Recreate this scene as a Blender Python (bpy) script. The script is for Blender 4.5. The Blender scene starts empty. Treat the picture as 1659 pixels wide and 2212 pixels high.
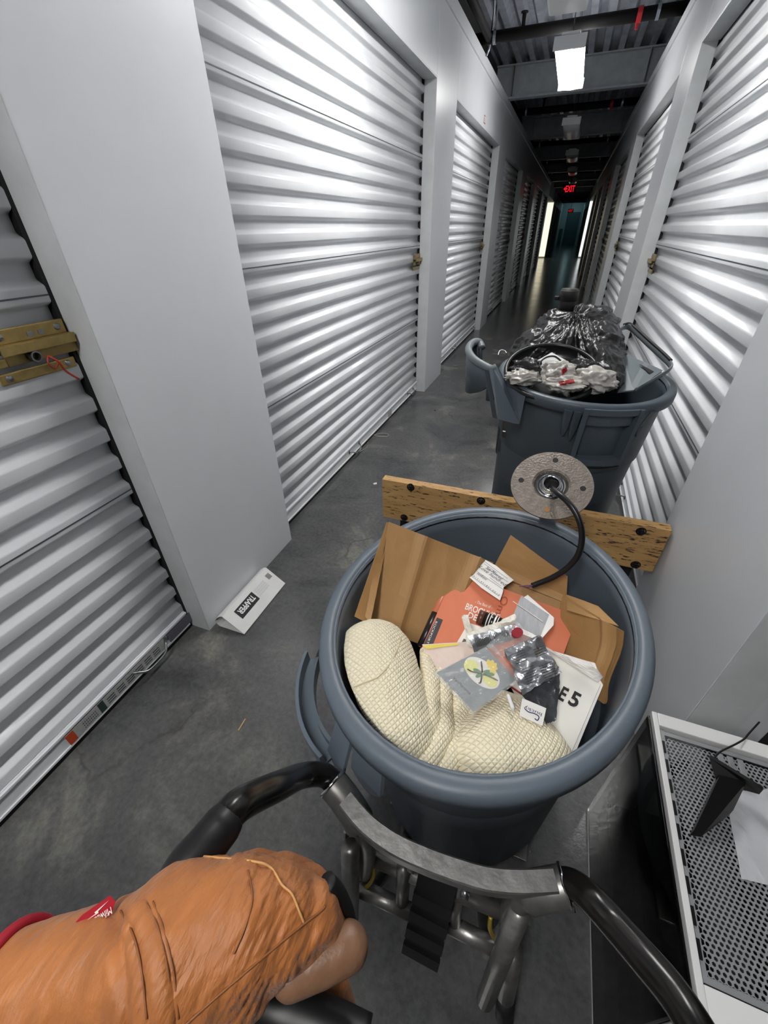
import bpy, bmesh, math, random
from mathutils import Vector, Matrix, noise
from mathutils.bvhtree import BVHTree
random.seed(7)
V = Vector
C = bpy.context.scene.collection
SC = bpy.context.scene
PI = math.pi

# ---------------------------------------------------------------- camera
IMW, IMH, FPX = 1659.0, 2212.0, 885.737
CAM = V((0, 0, 1.31))
YAW, PITCH, ROLL = math.radians(-21.378306), math.radians(-34.622318), math.radians(-1.07206)
FW = V((math.sin(YAW) * math.cos(PITCH), math.cos(YAW) * math.cos(PITCH), math.sin(PITCH)))
_r = FW.cross(V((0, 0, 1))).normalized(); _u = _r.cross(FW)
RT = _r * math.cos(ROLL) + _u * math.sin(ROLL)
UP = -_r * math.sin(ROLL) + _u * math.cos(ROLL)
cd = bpy.data.cameras.new('camera')
cd.sensor_fit = 'HORIZONTAL'; cd.sensor_width = 36.0; cd.lens = 36.0 * FPX / IMW
cd.clip_start = 0.01; cd.clip_end = 200
cam = bpy.data.objects.new('camera', cd); C.objects.link(cam)
cam.matrix_world = Matrix(((RT.x, UP.x, -FW.x, CAM.x), (RT.y, UP.y, -FW.y, CAM.y), (RT.z, UP.z, -FW.z, CAM.z), (0, 0, 0, 1)))
SC.camera = cam

# ---------------------------------------------------------------- light and exposure
w = bpy.data.worlds.new('world'); SC.world = w; w.use_nodes = True
w.node_tree.nodes['Background'].inputs[0].default_value = (0.5, 0.55, 0.6, 1)
w.node_tree.nodes['Background'].inputs[1].default_value = 0.01
SC.view_settings.view_transform = 'Standard'; SC.view_settings.look = 'None'
SC.view_settings.gamma = 1; SC.view_settings.use_curve_mapping = False
SC.view_settings.exposure = 0.2
LAMP = 36.0            # emission of the lit corridor lamps
SIDE_GLOW = 1.1       # emission of the panes added for the bright strips at both far side aisles

# ---------------------------------------------------------------- helpers
def ray(x, y): return RT * ((x - IMW / 2) / FPX) - UP * ((y - IMH / 2) / FPX) + FW
def pz(x, y, z):
    d = ray(x, y); return CAM + d * ((z - CAM.z) / d.z)
def px_(x, y, X):
    d = ray(x, y); return CAM + d * (X / d.x)
def pd(x, y, D): return CAM + ray(x, y) * D
def plane3(a, b, c):
    A, B, D = (pz(*q) for q in (a, b, c)); n = (B - A).cross(D - A).normalized()
    if n.dot(CAM - A) < 0: n = -n
    def f(x, y, lift=0.0):
        d = ray(x, y); return CAM + d * (n.dot(A - CAM) / n.dot(d)) + n * lift
    f.n = n
    return f

def lin(c):
    if isinstance(c, (int, float)): c = (c, c, c)
    return tuple(((v / 255) / 12.92 if v / 255 <= .04045 else ((v / 255 + .055) / 1.055) ** 2.4) for v in c) + (1.0,)

MATS = {}
def mat(name, col, rough=.5, metal=0, col2=None, nscale=8, namt=.6, bump=0, bscale=60, bdet=4, coat=0, spec=.5,
        stretch=(1, 1, 1), alpha=1, trans=0, ior=1.45, emit=0, rvar=0, sheen=0):
    if name in MATS: return MATS[name]
    m = bpy.data.materials.new(name); m.use_nodes = True; nt = m.node_tree; b = nt.nodes['Principled BSDF']
    def S(k, v):
        if k in b.inputs: b.inputs[k].default_value = v
    c = lin(col); S('Base Color', c); S('Roughness', rough); S('Metallic', metal); S('Coat Weight', coat); S('Coat Roughness', .12)
    S('Specular IOR Level', spec); S('Alpha', alpha); S('Transmission Weight', trans); S('IOR', ior); S('Sheen Weight', sheen)
    if emit: S('Emission Color', c); S('Emission Strength', emit)
    if col2 is not None or bump or rvar:
        tc = nt.nodes.new('ShaderNodeTexCoord'); mp = nt.nodes.new('ShaderNodeMapping'); mp.inputs['Scale'].default_value = stretch
        nt.links.new(tc.outputs['Object'], mp.inputs[0])
    if col2 is not None:
        n = nt.nodes.new('ShaderNodeTexNoise'); n.inputs['Scale'].default_value = nscale; n.inputs['Detail'].default_value = 6; n.inputs['Roughness'].default_value = .65
        nt.links.new(mp.outputs[0], n.inputs[0])
        r = nt.nodes.new('ShaderNodeValToRGB'); r.color_ramp.elements[0].position = .5 - .25 / max(namt, .05) * .6; r.color_ramp.elements[1].position = .5 + .25 / max(namt, .05) * .6
        r.color_ramp.elements[0].color = c; r.color_ramp.elements[1].color = lin(col2)
        nt.links.new(n.outputs[0], r.inputs[0]); nt.links.new(r.outputs[0], b.inputs['Base Color'])
        if rvar:
            mr = nt.nodes.new('ShaderNodeMapRange'); mr.inputs[3].default_value = rough - rvar; mr.inputs[4].default_value = rough + rvar
            nt.links.new(n.outputs[0], mr.inputs[0]); nt.links.new(mr.outputs[0], b.inputs['Roughness'])
    if bump:
        n2 = nt.nodes.new('ShaderNodeTexNoise'); n2.inputs['Scale'].default_value = bscale; n2.inputs['Detail'].default_value = bdet
        nt.links.new(mp.outputs[0], n2.inputs[0]); bp = nt.nodes.new('ShaderNodeBump'); bp.inputs['Strength'].default_value = bump; bp.inputs['Distance'].default_value = .01
        nt.links.new(n2.outputs[0], bp.inputs['Height']); nt.links.new(bp.outputs[0], b.inputs['Normal'])
    MATS[name] = m; return m

def obj(name, src, m=None, parent=None, smooth=False, kind=None):
    if isinstance(src, bmesh.types.BMesh):
        bmesh.ops.recalc_face_normals(src, faces=src.faces)
        me = bpy.data.meshes.new(name); src.to_mesh(me); src.free()
    else: me = src
    if m is not None:
        me.materials.clear(); me.materials.append(m)
    if smooth:
        for p in me.polygons: p.use_smooth = True
    o = bpy.data.objects.new(name, me); C.objects.link(o)
    if parent is not None:
        o.parent = parent
        o.matrix_parent_inverse = Matrix.Translation(-parent.location)     # parts are modelled in world coordinates
    if kind: o['kind'] = kind
    return o
def tag(o, label, cat, group=None):
    o['label'] = label; o['category'] = cat
    if group: o['group'] = group
    return o
def thing(name, label, cat, loc, group=None):
    o = bpy.data.objects.new(name, None); o.empty_display_size = .05; C.objects.link(o); o.location = loc
    return tag(o, label, cat, group)
def struct(name, bm, m, smooth=False):
    o = obj(name, bm, m, None, smooth); o['kind'] = 'structure'; return o

def BM(): return bmesh.new()
def box(bm, a, b, bevel=0, M=None):
    vs = [bm.verts.new((x, y, z)) for x in (a[0], b[0]) for y in (a[1], b[1]) for z in (a[2], b[2])]
    fs = [bm.faces.new([vs[i] for i in q]) for q in ((0, 1, 3, 2), (4, 6, 7, 5), (0, 4, 5, 1), (2, 3, 7, 6), (0, 2, 6, 4), (1, 5, 7, 3))]
    if bevel:
        es = list({e for f in fs for e in f.edges})
        r = bmesh.ops.bevel(bm, geom=es, offset=bevel, segments=2, affect='EDGES', profile=.6)
        vs = list({v for f in r['faces'] for v in f.verts} | {v for v in vs if v.is_valid})
    if M is not None:
        for v in vs: v.co = M @ v.co
    return vs
def prism(bm, pts, off):
    """solid from a planar polygon (3-D points) pushed along off"""
    off = V(off); a = [bm.verts.new(p) for p in pts]; b = [bm.verts.new(V(p) + off) for p in pts]; n = len(pts)
    bm.faces.new(a); bm.faces.new(b[::-1])
    for i in range(n): bm.faces.new((a[i], b[i], b[(i + 1) % n], a[(i + 1) % n]))
def crom(pts, n=8):
    pts = [V(p) for p in pts]; out = []
    for i in range(len(pts) - 1):
        p0, p1, p2, p3 = pts[max(i - 1, 0)], pts[i], pts[i + 1], pts[min(i + 2, len(pts) - 1)]
        for k in range(n):
            t = k / n
            out.append(.5 * ((2 * p1) + (p2 - p0) * t + (2 * p0 - 5 * p1 + 4 * p2 - p3) * t * t + (3 * p1 - p0 - 3 * p2 + p3) * t ** 3))
    out.append(pts[-1]); return out
def tube(bm, path, r, n=12, cap=True, ry=None, upv=None, square=False):
    path = [V(p) for p in path]; N = len(path); rings = []
    rr = (lambda i: r[i] if isinstance(r, (list, tuple)) else r)
    t0 = (path[1] - path[0]).normalized()
    a = (upv or V((0, 0, 1))); a = a - t0 * a.dot(t0)
    if a.length < 1e-3: a = V((1, 0, 0)) - t0 * t0.x
    a.normalize()
    for i in range(N):
        t = (path[min(i + 1, N - 1)] - path[max(i - 1, 0)]).normalized()
        a = (a - t * a.dot(t)).normalized(); b = t.cross(a)
        k = (ry / r if (ry and not isinstance(r, (list, tuple))) else 1)
        ring = []
        for j in range(n):
            th = 2 * PI * j / n
            c_, s_ = math.cos(th), math.sin(th)
            if square:
                q = max(abs(c_), abs(s_)) ** .8; c_, s_ = c_ / q, s_ / q
            ring.append(bm.verts.new(path[i] + (b * c_ + a * s_ * k) * rr(i)))
        rings.append(ring)
    for i in range(N - 1):
        for j in range(n):
            bm.faces.new((rings[i][j], rings[i][(j + 1) % n], rings[i + 1][(j + 1) % n], rings[i + 1][j]))
    if cap:
        bm.faces.new(rings[0][::-1]); bm.faces.new(rings[-1])
def lathe(bm, prof, n=48, M=None, a0=0, a1=2 * PI, close=True):
    """prof: list of (r, w); axis local z"""
    full = abs(a1 - a0 - 2 * PI) < 1e-6; m = n if full else n + 1; rings = []
    for j in range(m):
        th = a0 + (a1 - a0) * j / n
        rings.append([bm.verts.new((r_ * math.cos(th), r_ * math.sin(th), w_)) for r_, w_ in prof])
    K = len(prof)
    for j in range(n):
        A, B = rings[j], rings[(j + 1) % m]
        for k in range(K if close else K - 1):
            k2 = (k + 1) % K
            q = [A[k], B[k], B[k2], A[k2]]
            if prof[k][0] < 1e-6: q = [A[k], B[k2], A[k2]]
            elif prof[k2][0] < 1e-6: q = [A[k], B[k], A[k2]]
            bm.faces.new(q)
    if not full and close:
        bm.faces.new(rings[0][::-1]); bm.faces.new(rings[-1])
    vs = [v for r_ in rings for v in r_]
    bmesh.ops.remove_doubles(bm, verts=vs, dist=1e-6)
    if M is not None:
        for v in bm.verts:
            if v in set(()): pass
        for v in [v for v in vs if v.is_valid]: v.co = M @ v.co
def capsule(bm, p0, r0, p1, r1, n=20):
    p0, p1 = V(p0), V(p1); d = p1 - p0; L = d.length
    M = Matrix.Translation(p0) @ (d.to_track_quat('Z', 'Y').to_matrix().to_4x4() if L > 1e-5 else Matrix.Identity(4))
    prof = [(0 if k == 0 else r0 * math.sin(k * PI / 12), -r0 * math.cos(k * PI / 12)) for k in range(7)]
    prof += [(r1 * math.sin(PI / 2 + k * PI / 12) if k < 6 else 0, L - r1 * math.cos(PI / 2 + k * PI / 12)) for k in range(7)]
    lathe(bm, prof, n, M, close=False)
def grid_solid(bm, fn, nu, nv, th):
    """solid sheet: fn(u,v)->(point, normal)"""
    A, B = [], []
    for i in range(nu + 1):
        ra, rb = [], []
        for j in range(nv + 1):
            p, n_ = fn(i / nu, j / nv); ra.append(bm.verts.new(p)); rb.append(bm.verts.new(V(p) - V(n_) * th))
        A.append(ra); B.append(rb)
    for i in range(nu):
        for j in range(nv):
            bm.faces.new((A[i][j], A[i + 1][j], A[i + 1][j + 1], A[i][j + 1])); bm.faces.new((B[i][j], B[i][j + 1], B[i + 1][j + 1], B[i + 1][j]))
    for i in range(nu):
        for j in (0, nv): bm.faces.new((A[i][j], A[i + 1][j], B[i + 1][j], B[i][j]))
    for j in range(nv):
        for i in (0, nu): bm.faces.new((A[i][j], A[i][j + 1], B[i][j + 1], B[i][j]))
def sheet(bm, quad, th, nu=16, nv=16, crumple=0, cs=14, curl=None, seed=0, ragged=0):
    q = [V(p) for p in quad]; n0 = (q[1] - q[0]).cross(q[3] - q[0]).normalized()
    if n0.dot(CAM - q[0]) < 0: n0 = -n0
    def fn(u, v):
        if ragged:
            u += ragged * noise.noise(V((v * 9, seed, 1))) * (u > .97); v += ragged * noise.noise(V((u * 9, seed, 5))) * (v > .97)
        p = q[0] * (1 - u) * (1 - v) + q[1] * u * (1 - v) + q[2] * u * v + q[3] * (1 - u) * v
        h = 0
        if crumple:
            h += crumple * (noise.ridged_multi_fractal(p * cs + V((seed, 0, 0)), 1.0, 2.0, 3, 1.0, 2.0) - 1.0)
        if curl: h += curl(u, v)
        return p + n0 * h, n0
    grid_solid(bm, fn, nu, nv, th)
def remeshed(bm, voxel, smooth_it=6, name='tmp'):
    me = bpy.data.meshes.new(name); bm.to_mesh(me); bm.free()
    o = bpy.data.objects.new(name, me); C.objects.link(o)
    r = o.modifiers.new('r', 'REMESH'); r.mode = 'VOXEL'; r.voxel_size = voxel
    s = o.modifiers.new('s', 'SMOOTH'); s.iterations = smooth_it; s.factor = .6
    dg = bpy.context.evaluated_depsgraph_get(); dg.update()
    me2 = bpy.data.meshes.new_from_object(o.evaluated_get(dg)); bpy.data.objects.remove(o); bpy.data.meshes.remove(me)
    return me2
def bvh_of(me):
    b = BM(); b.from_mesh(me); t = BVHTree.FromBMesh(b); b.free(); return t
def hit(t, x, y, lift=0.0):
    d = ray(x, y).normalized(); h = t.ray_cast(CAM, d)
    return None if h[0] is None else h[0] + h[1] * (lift if h[1].dot(d) < 0 else -lift)
def letters(name, s, m, parent, org, xd, up, width=None, height=None, ext=.0004, shear=0, align='LEFT', bold=0):
    """flat lettering: baseline starts at org, runs along xd; width in metres (fitted) or height of capitals"""
    cu = bpy.data.curves.new('txt', 'FONT'); cu.body = s; cu.extrude = 0.0; cu.shear = shear; cu.resolution_u = 3; cu.offset = bold
    o = bpy.data.objects.new('txt', cu); C.objects.link(o)
    dg = bpy.context.evaluated_depsgraph_get(); dg.update()
    me = bpy.data.meshes.new_from_object(o.evaluated_get(dg)); bpy.data.objects.remove(o)
    xs = [v.co.x for v in me.vertices]; ys = [v.co.y for v in me.vertices]
    x0, x1, y1 = min(xs), max(xs), max(ys)
    xd = V(xd).normalized(); up = V(up); up = (up - xd * up.dot(xd)).normalized(); n = xd.cross(up)
    kx = (width / (x1 - x0)) if width else height / .72
    ky = (height / .72) if height else kx
    off = {'LEFT': x0, 'CENTER': (x0 + x1) / 2}[align]
    for v in me.vertices: v.co = V(org) + xd * ((v.co.x - off) * kx) + up * (v.co.y * ky) + n * (v.co.z + ext)
    return obj(name, me, m, parent)

# ---------------------------------------------------------------- materials of the setting
M_panel = mat('grey_painted_panel', (208, 210, 214), .3, col2=(200, 203, 206), nscale=3, bump=.015, bscale=5, bdet=2)
M_jamb = mat('white_jamb_paint', (205, 208, 210), .4, col2=(188, 192, 192), nscale=9)
M_door = mat('white_door_enamel', (226, 228, 231), .34, coat=.35, col2=(214, 217, 220), nscale=4)
M_black = mat('black_rubber', (16, 16, 17), .6)
M_seam = mat('dark_seam', (70, 74, 78), .5)
M_galv = mat('galvanised_deck', (172, 178, 188), .3, .5, col2=(104, 108, 118), nscale=6)
M_beam = mat('grey_primed_steel', (160, 166, 170), .5, .2, col2=(138, 144, 148), nscale=10)
M_pipe = mat('black_iron_pipe', (9, 9, 10), .7, spec=.25)
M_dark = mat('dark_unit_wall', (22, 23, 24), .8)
M_brass = mat('worn_brass', (168, 146, 92), .36, .6, col2=(128, 108, 66), nscale=30)
M_zinc = mat('zinc_steel', (165, 168, 170), .28, .95, col2=(120, 122, 124), nscale=40)
M_whitep = mat('white_plastic', (222, 224, 224), .4)
M_red = mat('red_paint', (150, 26, 32), .45)

def floor_material():
    m = bpy.data.materials.new('sealed_concrete'); m.use_nodes = True; nt = m.node_tree; b = nt.nodes['Principled BSDF']
    L = nt.links.new; N = nt.nodes.new
    tc = N('ShaderNodeTexCoord')
    def noi(s, d, r=.6, dist=0):
        n = N('ShaderNodeTexNoise'); n.inputs['Scale'].default_value = s; n.inputs['Detail'].default_value = d; n.inputs['Roughness'].default_value = r; n.inputs['Distortion'].default_value = dist
        L(tc.outputs['Object'], n.inputs[0]); return n
    def ramp(src, stops):
        r = N('ShaderNodeValToRGB')
        while len(r.color_ramp.elements) < len(stops): r.color_ramp.elements.new(.5)
        for e, (p, c) in zip(r.color_ramp.elements, stops): e.position = p; e.color = lin(c)
        L(src, r.inputs[0]); return r
    n1 = noi(2.4, 8, .62, .6)
    r1 = ramp(n1.outputs[0], [(.28, (62, 62, 64)), (.45, (84, 85, 86)), (.58, (98, 98, 97)), (.68, (126, 125, 118)), (.78, (156, 153, 142))])
    n2 = noi(60, 3, .7); r2 = ramp(n2.outputs[0], [(.35, (205, 205, 205)), (.7, (255, 255, 255))])
    mx = N('ShaderNodeMix'); mx.data_type = 'RGBA'; mx.blend_type = 'MULTIPLY'; mx.inputs[0].default_value = .8
    L(r1.outputs[0], mx.inputs[6]); L(r2.outputs[0], mx.inputs[7])
    # hairline cracks: edges of distorted cells, broken up by a noise mask
    wv = noi(3.0, 5); ad = N('ShaderNodeMixRGB'); ad.inputs[0].default_value = .22
    L(tc.outputs['Object'], ad.inputs[1]); L(wv.outputs[1], ad.inputs[2])
    vo = N('ShaderNodeTexVoronoi'); vo.feature = 'DISTANCE_TO_EDGE'; vo.inputs['Scale'].default_value = 1.9; L(ad.outputs[0], vo.inputs[0])
    rc = ramp(vo.outputs[0], [(0, (255, 255, 255)), (.012, (0, 0, 0))])
    mk = noi(1.7, 2); rm = ramp(mk.outputs[0], [(.5, (0, 0, 0)), (.62, (255, 255, 255))])
    mm = N('ShaderNodeMath'); mm.operation = 'MULTIPLY'; L(rc.outputs[0], mm.inputs[0]); L(rm.outputs[0], mm.inputs[1])
    m2 = N('ShaderNodeMath'); m2.operation = 'MULTIPLY'; L(mm.outputs[0], m2.inputs[0]); m2.inputs[1].default_value = .75
    mc = N('ShaderNodeMix'); mc.data_type = 'RGBA'; L(m2.outputs[0], mc.inputs[0]); L(mx.outputs[2], mc.inputs[6]); mc.inputs[7].default_value = lin((66, 64, 62))
    L(mc.outputs[2], b.inputs['Base Color'])
    mr = N('ShaderNodeMapRange'); mr.inputs[3].default_value = .14; mr.inputs[4].default_value = .27; L(n1.outputs[0], mr.inputs[0]); L(mr.outputs[0], b.inputs['Roughness'])
    bp = N('ShaderNodeBump'); bp.inputs['Strength'].default_value = .06; bp.inputs['Distance'].default_value = .01; L(n2.outputs[0], bp.inputs['Height']); L(bp.outputs[0], b.inputs['Normal'])
    return m

# ================================================================ the setting
XL, XR = -1.052, 0.478           # faces of the piers
XLD, XRD = -1.146, 0.565         # faces of the roll-up doors
Y0, Y1 = -4.6, 42.0
PITCH_M = 3.07
ZH, ZW, ZT = 2.15, 2.52, 2.60    # header underside, panel top, top trim
ZDECK = 2.88
bm = BM(); box(bm, (-3.4, Y0, -.12), (3.0, Y1 + .3, 0)); struct('floor', bm, floor_material())

# corrugated steel deck, flutes running along the corridor
bm = BM(); prof = []; x = -3.4; p = .152
while x < 3.0:
    prof += [(x, 0), (x + .05, 0), (x + .068, .045), (x + .125, .045), (x + .143, 0)]; x += p
lo = [(bm.verts.new((a, Y0, ZDECK + b)), bm.verts.new((a, Y1, ZDECK + b)), bm.verts.new((a, Y1, ZDECK + .09)), bm.verts.new((a, Y0, ZDECK + .09))) for a, b in prof]
for A, B in zip(lo, lo[1:]):
    for i in range(4): bm.faces.new((A[i], A[(i + 1) % 4], B[(i + 1) % 4], B[i]))
bm.faces.new(lo[0]); bm.faces.new(lo[-1])
ceil = struct('ceiling', bm, M_galv)
for k in range(-2, 11):                                             # I-beams across the corridor carry the deck
    y = 7.10 + PITCH_M * k
    bm = BM(); box(bm, (-1.5, y - .06, 2.585), (.95, y + .06, 2.60)); box(bm, (-1.5, y - .06, ZDECK - .013), (.95, y + .06, ZDECK)); box(bm, (-1.5, y - .005, 2.60), (.95, y + .005, ZDECK - .013))
    for xx in (-.99, .42): box(bm, (xx - .004, y - .055, 2.60), (xx + .004, y + .055, ZDECK - .013))
    obj('beam', bm, M_beam, ceil)

# roll-up doors --------------------------------------------------
def curtain_mesh(L_):
    bm = BM(); z0, z1, pch, rows = .10, 2.20, .09, []
    P1 = [(0, .0095), (.002, .010), (.029, .010), (.032, .0092), (.035, .0065), (.043, -.0065), (.046, -.0092), (.049, -.010), (.074, -.010), (.077, -.0092), (.080, -.0065), (.087, .0065)]
    z = z0
    while z < z1 - .01:
        for dz, d in P1:
            rows.append((bm.verts.new((d, 0, z + dz)), bm.verts.new((d, L_, z + dz)), bm.verts.new((d - .012, L_, z + dz)), bm.verts.new((d - .012, 0, z + dz))))
        z += pch
    for A, B in zip(rows, rows[1:]):
        for i in range(4): bm.faces.new((A[i], A[(i + 1) % 4], B[(i + 1) % 4], B[i]))
    bm.faces.new(rows[0]); bm.faces.new(rows[-1]); bmesh.ops.recalc_face_normals(bm, faces=bm.faces)
    me = bpy.data.meshes.new('curtain'); bm.to_mesh(me); bm.free(); me.materials.append(M_door)
    for q in me.polygons: q.use_smooth = abs(q.normal.y) < .5
    return me
DL = 2.45
def me_of(bm, m, smooth=False):
    bmesh.ops.recalc_face_normals(bm, faces=bm.faces); me = bpy.data.meshes.new('m'); bm.to_mesh(me); bm.free(); me.materials.append(m)
    if smooth:
        for q in me.polygons: q.use_smooth = True
    return me
CURT = curtain_mesh(DL - .03)
b = BM(); box(b, (-.012, 0, .022), (.013, DL - .03, .098), .003); box(b, (.013, 0, .086), (.02, DL - .03, .094)); box(b, (.013, 0, .024), (.018, DL - .03, .031)); BAR = me_of(b, M_door)
b = BM(); box(b, (-.01, 0, 0), (.01, DL - .03, .022)); SEAL = me_of(b, M_black)
b = BM(); box(b, (-.03, 0, 0), (.006, .011, ZH)); EDGE = me_of(b, M_black)
b = BM(); box(b, (-.03, 0, 0), (.013, .0115, ZH)); EDGE0 = me_of(b, M_black)
b = BM(); box(b, (-.004, 0, 0), (.0112, DL - .03, .0035)); SEAM = me_of(b, M_seam)
b = BM()
tube(b, crom([(.012, 0, .064), (.03, .012, .06), (.045, .035, .046), (.047, .075, .043), (.045, .115, .046), (.03, .138, .06), (.012, .15, .064)], 5), .0045, 8)
for yy in (-.006, .156): lathe(b, [(0, 0), (.013, 0), (.013, .003), (0, .005)], 14, Matrix.Translation((.013, yy, .064)) @ Matrix.Rotation(PI / 2, 4, 'Y'), close=False)
HAND = me_of(b, M_zinc, True)
# slide latch in brass
b = BM()
box(b, (.010, -.165, .05), (.016, 0, .082), .003); box(b, (.010, -.19, -.03), (.016, -.01, -.005), .003); LPLATE = me_of(b, M_brass)
b = BM(); box(b, (.016, -.175, .045), (.034, .004, .051)); box(b, (.030, -.17, .030), (.035, .002, .051), .001); box(b, (.012, -.16, .006), (.018, .012, .036), .001); box(b, (.018, -.2, .008), (.026, -.165, .026), .002); LBOLT = me_of(b, M_brass)
b = BM(); lathe(b, [(.009, 0), (.012, 0), (.012, .02), (.009, .02)], 18, Matrix.Translation((.016, -.105, .018)) @ Matrix.Rotation(PI / 2, 4, 'Y')); LCYL = me_of(b, M_zinc, False)
b = BM()
for yy, zz in ((-.15, .067), (-.02, .067), (-.17, -.017), (-.03, -.017)): lathe(b, [(0, .004), (.006, .003), (.008, 0), (0, 0)], 12, Matrix.Translation((.016, yy, zz)) @ Matrix.Rotation(PI / 2, 4, 'Y'), close=False)
for yy in (-.085, -.06): box(b, (.0155, yy - .007, .058), (.017, yy + .007, .068))
LRIV = me_of(b, M_zinc)
NDOOR = [0]
def link(name, me, parent, loc, flip=False):
    o = bpy.data.objects.new(name, me); C.objects.link(o); o.parent = parent; o.location = loc; return o
def rollup(y0, side):
    NDOOR[0] += 1
    e = bpy.data.objects.new('door_%d' % NDOOR[0], None); C.objects.link(e); e['kind'] = 'structure'; e.empty_display_size = .1
    if side == 'L': e.location = (XLD, y0, 0); far = DL
    else: e.location = (XRD, y0, 0)
    sx = 1 if side == 'L' else -1
    def add(nm, me, loc):
        o = bpy.data.objects.new(nm, me); C.objects.link(o); o.parent = e; o.location = (loc[0] * sx, loc[1], loc[2]); o.scale = (sx, 1, 1); return o
    add('curtain', CURT, (0, .015, 0)); add('bottom_bar', BAR, (0, .015, 0)); add('rubber_seal', SEAL, (0, .015, 0))
    add('edge_seal', EDGE, (0, 0, 0)); add('edge_seal', EDGE0 if NDOOR[0] == 1 else EDGE, (0, DL - .0125, 0))
    for z in (.652, 1.192, 1.732): add('seam_strip', SEAM, (0, .015, z))
    if y0 < 14:
        add('pull_handle', HAND, (0, DL - .28, 0)); add('pull_handle', HAND, (0, .9, 0))
        add('latch_plate', LPLATE, (0, DL - .012, 1.06)); add('latch_bolt', LBOLT, (0, DL - .012, 1.06)); add('lock_cylinder', LCYL, (0, DL - .012, 1.06)); add('rivet_set', LRIV, (0, DL - .012, 1.06))
    return e

# walls ----------------------------------------------------------
def wall(side, first, last, gap_at):
    X, XD = (XL, XLD) if side == 'left' else (XR, XRD)
    s = -1 if side == 'left' else 1                                  # outward from the corridor
    base = 1.376 - (DL + .62) if side == 'left' else 1.367 - PITCH_M
    bm = BM()
    # solid wall behind the panels up to the deck, split round the lit side aisle and, on the right, round the open unit
    segs = [(Y0, gap_at[0]), (gap_at[1], Y1)]
    if side == 'right': segs = [(Y0, -1.70), (.73, gap_at[0]), (gap_at[1], Y1)]
    for a, c in segs: box(bm, (XD + s * .06, a, 0), (XD + s * .16, c, ZDECK))
    wl = struct('wall_' + side, bm, M_dark)
    for k in range(first, last):
        y = base + PITCH_M * k
        # door from y to y+DL, pier from y+DL to y+PITCH_M
        a, c = y + DL, y + PITCH_M
        if side == 'right' and k >= 1: pass
        if not (a > gap_at[0] - .3 and a < gap_at[1] - .1):
            bm = BM(); box(bm, (min(X, XD + s * .06), a, 0), (max(X, XD + s * .06), c, ZW), .0025); obj('pier_panel', bm, M_panel, wl)
            # folded lips of the cladding: the white jamb strips beside the doors
            bm = BM(); box(bm, (min(X + s * .002, XD + s * .01), a - .002, 0), (max(X + s * .002, XD + s * .01), a, ZH)); obj('jamb_strip', bm, M_jamb, wl)
        if not (y + DL > gap_at[0] and y < gap_at[1]):
            bm = BM(); box(bm, (min(X, X + s * .05), y + .004, ZH), (max(X, X + s * .05), a - .004, ZW), .0025); obj('header_panel', bm, M_panel, wl)
            bm = BM(); box(bm, (min(X + s * .001, XD), y, ZH - .006), (max(X + s * .001, XD), a, ZH)); obj('header_lip', bm, M_jamb, wl)
            bm = BM(); box(bm, (min(X + s * .05, XD + s * .06), y, ZH), (max(X + s * .05, XD + s * .06), a, ZW)); obj('header_back', bm, M_dark, wl)
            if not (side == 'right' and k == 0): rollup(y, 'L' if side == 'left' else 'R')
    for a, c in segs if side == 'left' else [(Y0, gap_at[0]), (gap_at[1], Y1)]:
        bm = BM(); box(bm, (min(X - s * .012, X + s * .10), a, ZW), (max(X - s * .012, X + s * .10), c, ZT), .003); obj('top_trim', bm, M_panel, wl)
    return wl
GAP = (19.80, 25.30)
wall('left', -1, 14, GAP); wall('right', -1, 14, GAP)
# open storage unit on the right (its door is rolled up), dark inside
bm = BM(); box(bm, (2.6, -1.8, 0), (2.7, .85, ZDECK)); box(bm, (.725, .73, 0), (2.6, .83, ZDECK)); box(bm, (.725, -1.80, 0), (2.6, -1.70, ZDECK)); box(bm, (.57, -1.7, ZH), (.62, .73, ZDECK))
struct('wall_unit', bm, M_dark)
bm = BM(); box(bm, (-1.5, Y0 - .1, 0), (1.0, Y0, ZDECK)); struct('wall_back', bm, M_panel)
# lit side aisles far down the corridor
M_aisle = mat('aisle_wall_paint', (215, 215, 205), .5)
bm = BM(); box(bm, (-3.3, GAP[1] - .02, 0), (XL - .01, GAP[1] + .1, ZDECK)); box(bm, (-3.4, GAP[0] - .1, 0), (-3.3, GAP[1] + .1, ZDECK)); box(bm, (-3.3, GAP[0] - .1, 0), (XLD - .16, GAP[0], ZDECK)); struct('wall_aisle', bm, M_aisle)
for X_ in (XL, XR):
    bm = BM(); box(bm, (min(X_, X_ + (.12 if X_ > 0 else -.12)), GAP[0] + .001, 2.23), (max(X_, X_ + (.12 if X_ > 0 else -.12)), GAP[1] - .001, ZDECK)); struct('wall_lintel', bm, M_dark)
bm = BM(); box(bm, (XR + .01, GAP[1] - .02, 0), (2.9, GAP[1] + .1, ZDECK)); box(bm, (2.9, GAP[0] - .1, 0), (3.0, GAP[1] + .1, ZDECK)); box(bm, (XRD + .16, GAP[0] - .1, 0), (2.9, GAP[0], ZDECK)); struct('wall_aisle_right', bm, M_aisle)
M_glowl = mat('strip_glow_warm', (255, 246, 214), .4, emit=SIDE_GLOW); M_glowr = mat('strip_glow_cool', (244, 252, 250), .4, emit=SIDE_GLOW)
for k_, (xa, xb, mm) in enumerate(((-2.2, XL - .02, M_glowl), (XR + .02, 1.7, M_glowr))):
    bm = BM(); box(bm, (xa, GAP[1] - .05, .06), (xb, GAP[1] - .021, 2.2)); struct('glow_strip_%d' % (k_ + 1), bm, mm)  # added panes that glow themselves, in place of brightly lit aisle walls
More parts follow.
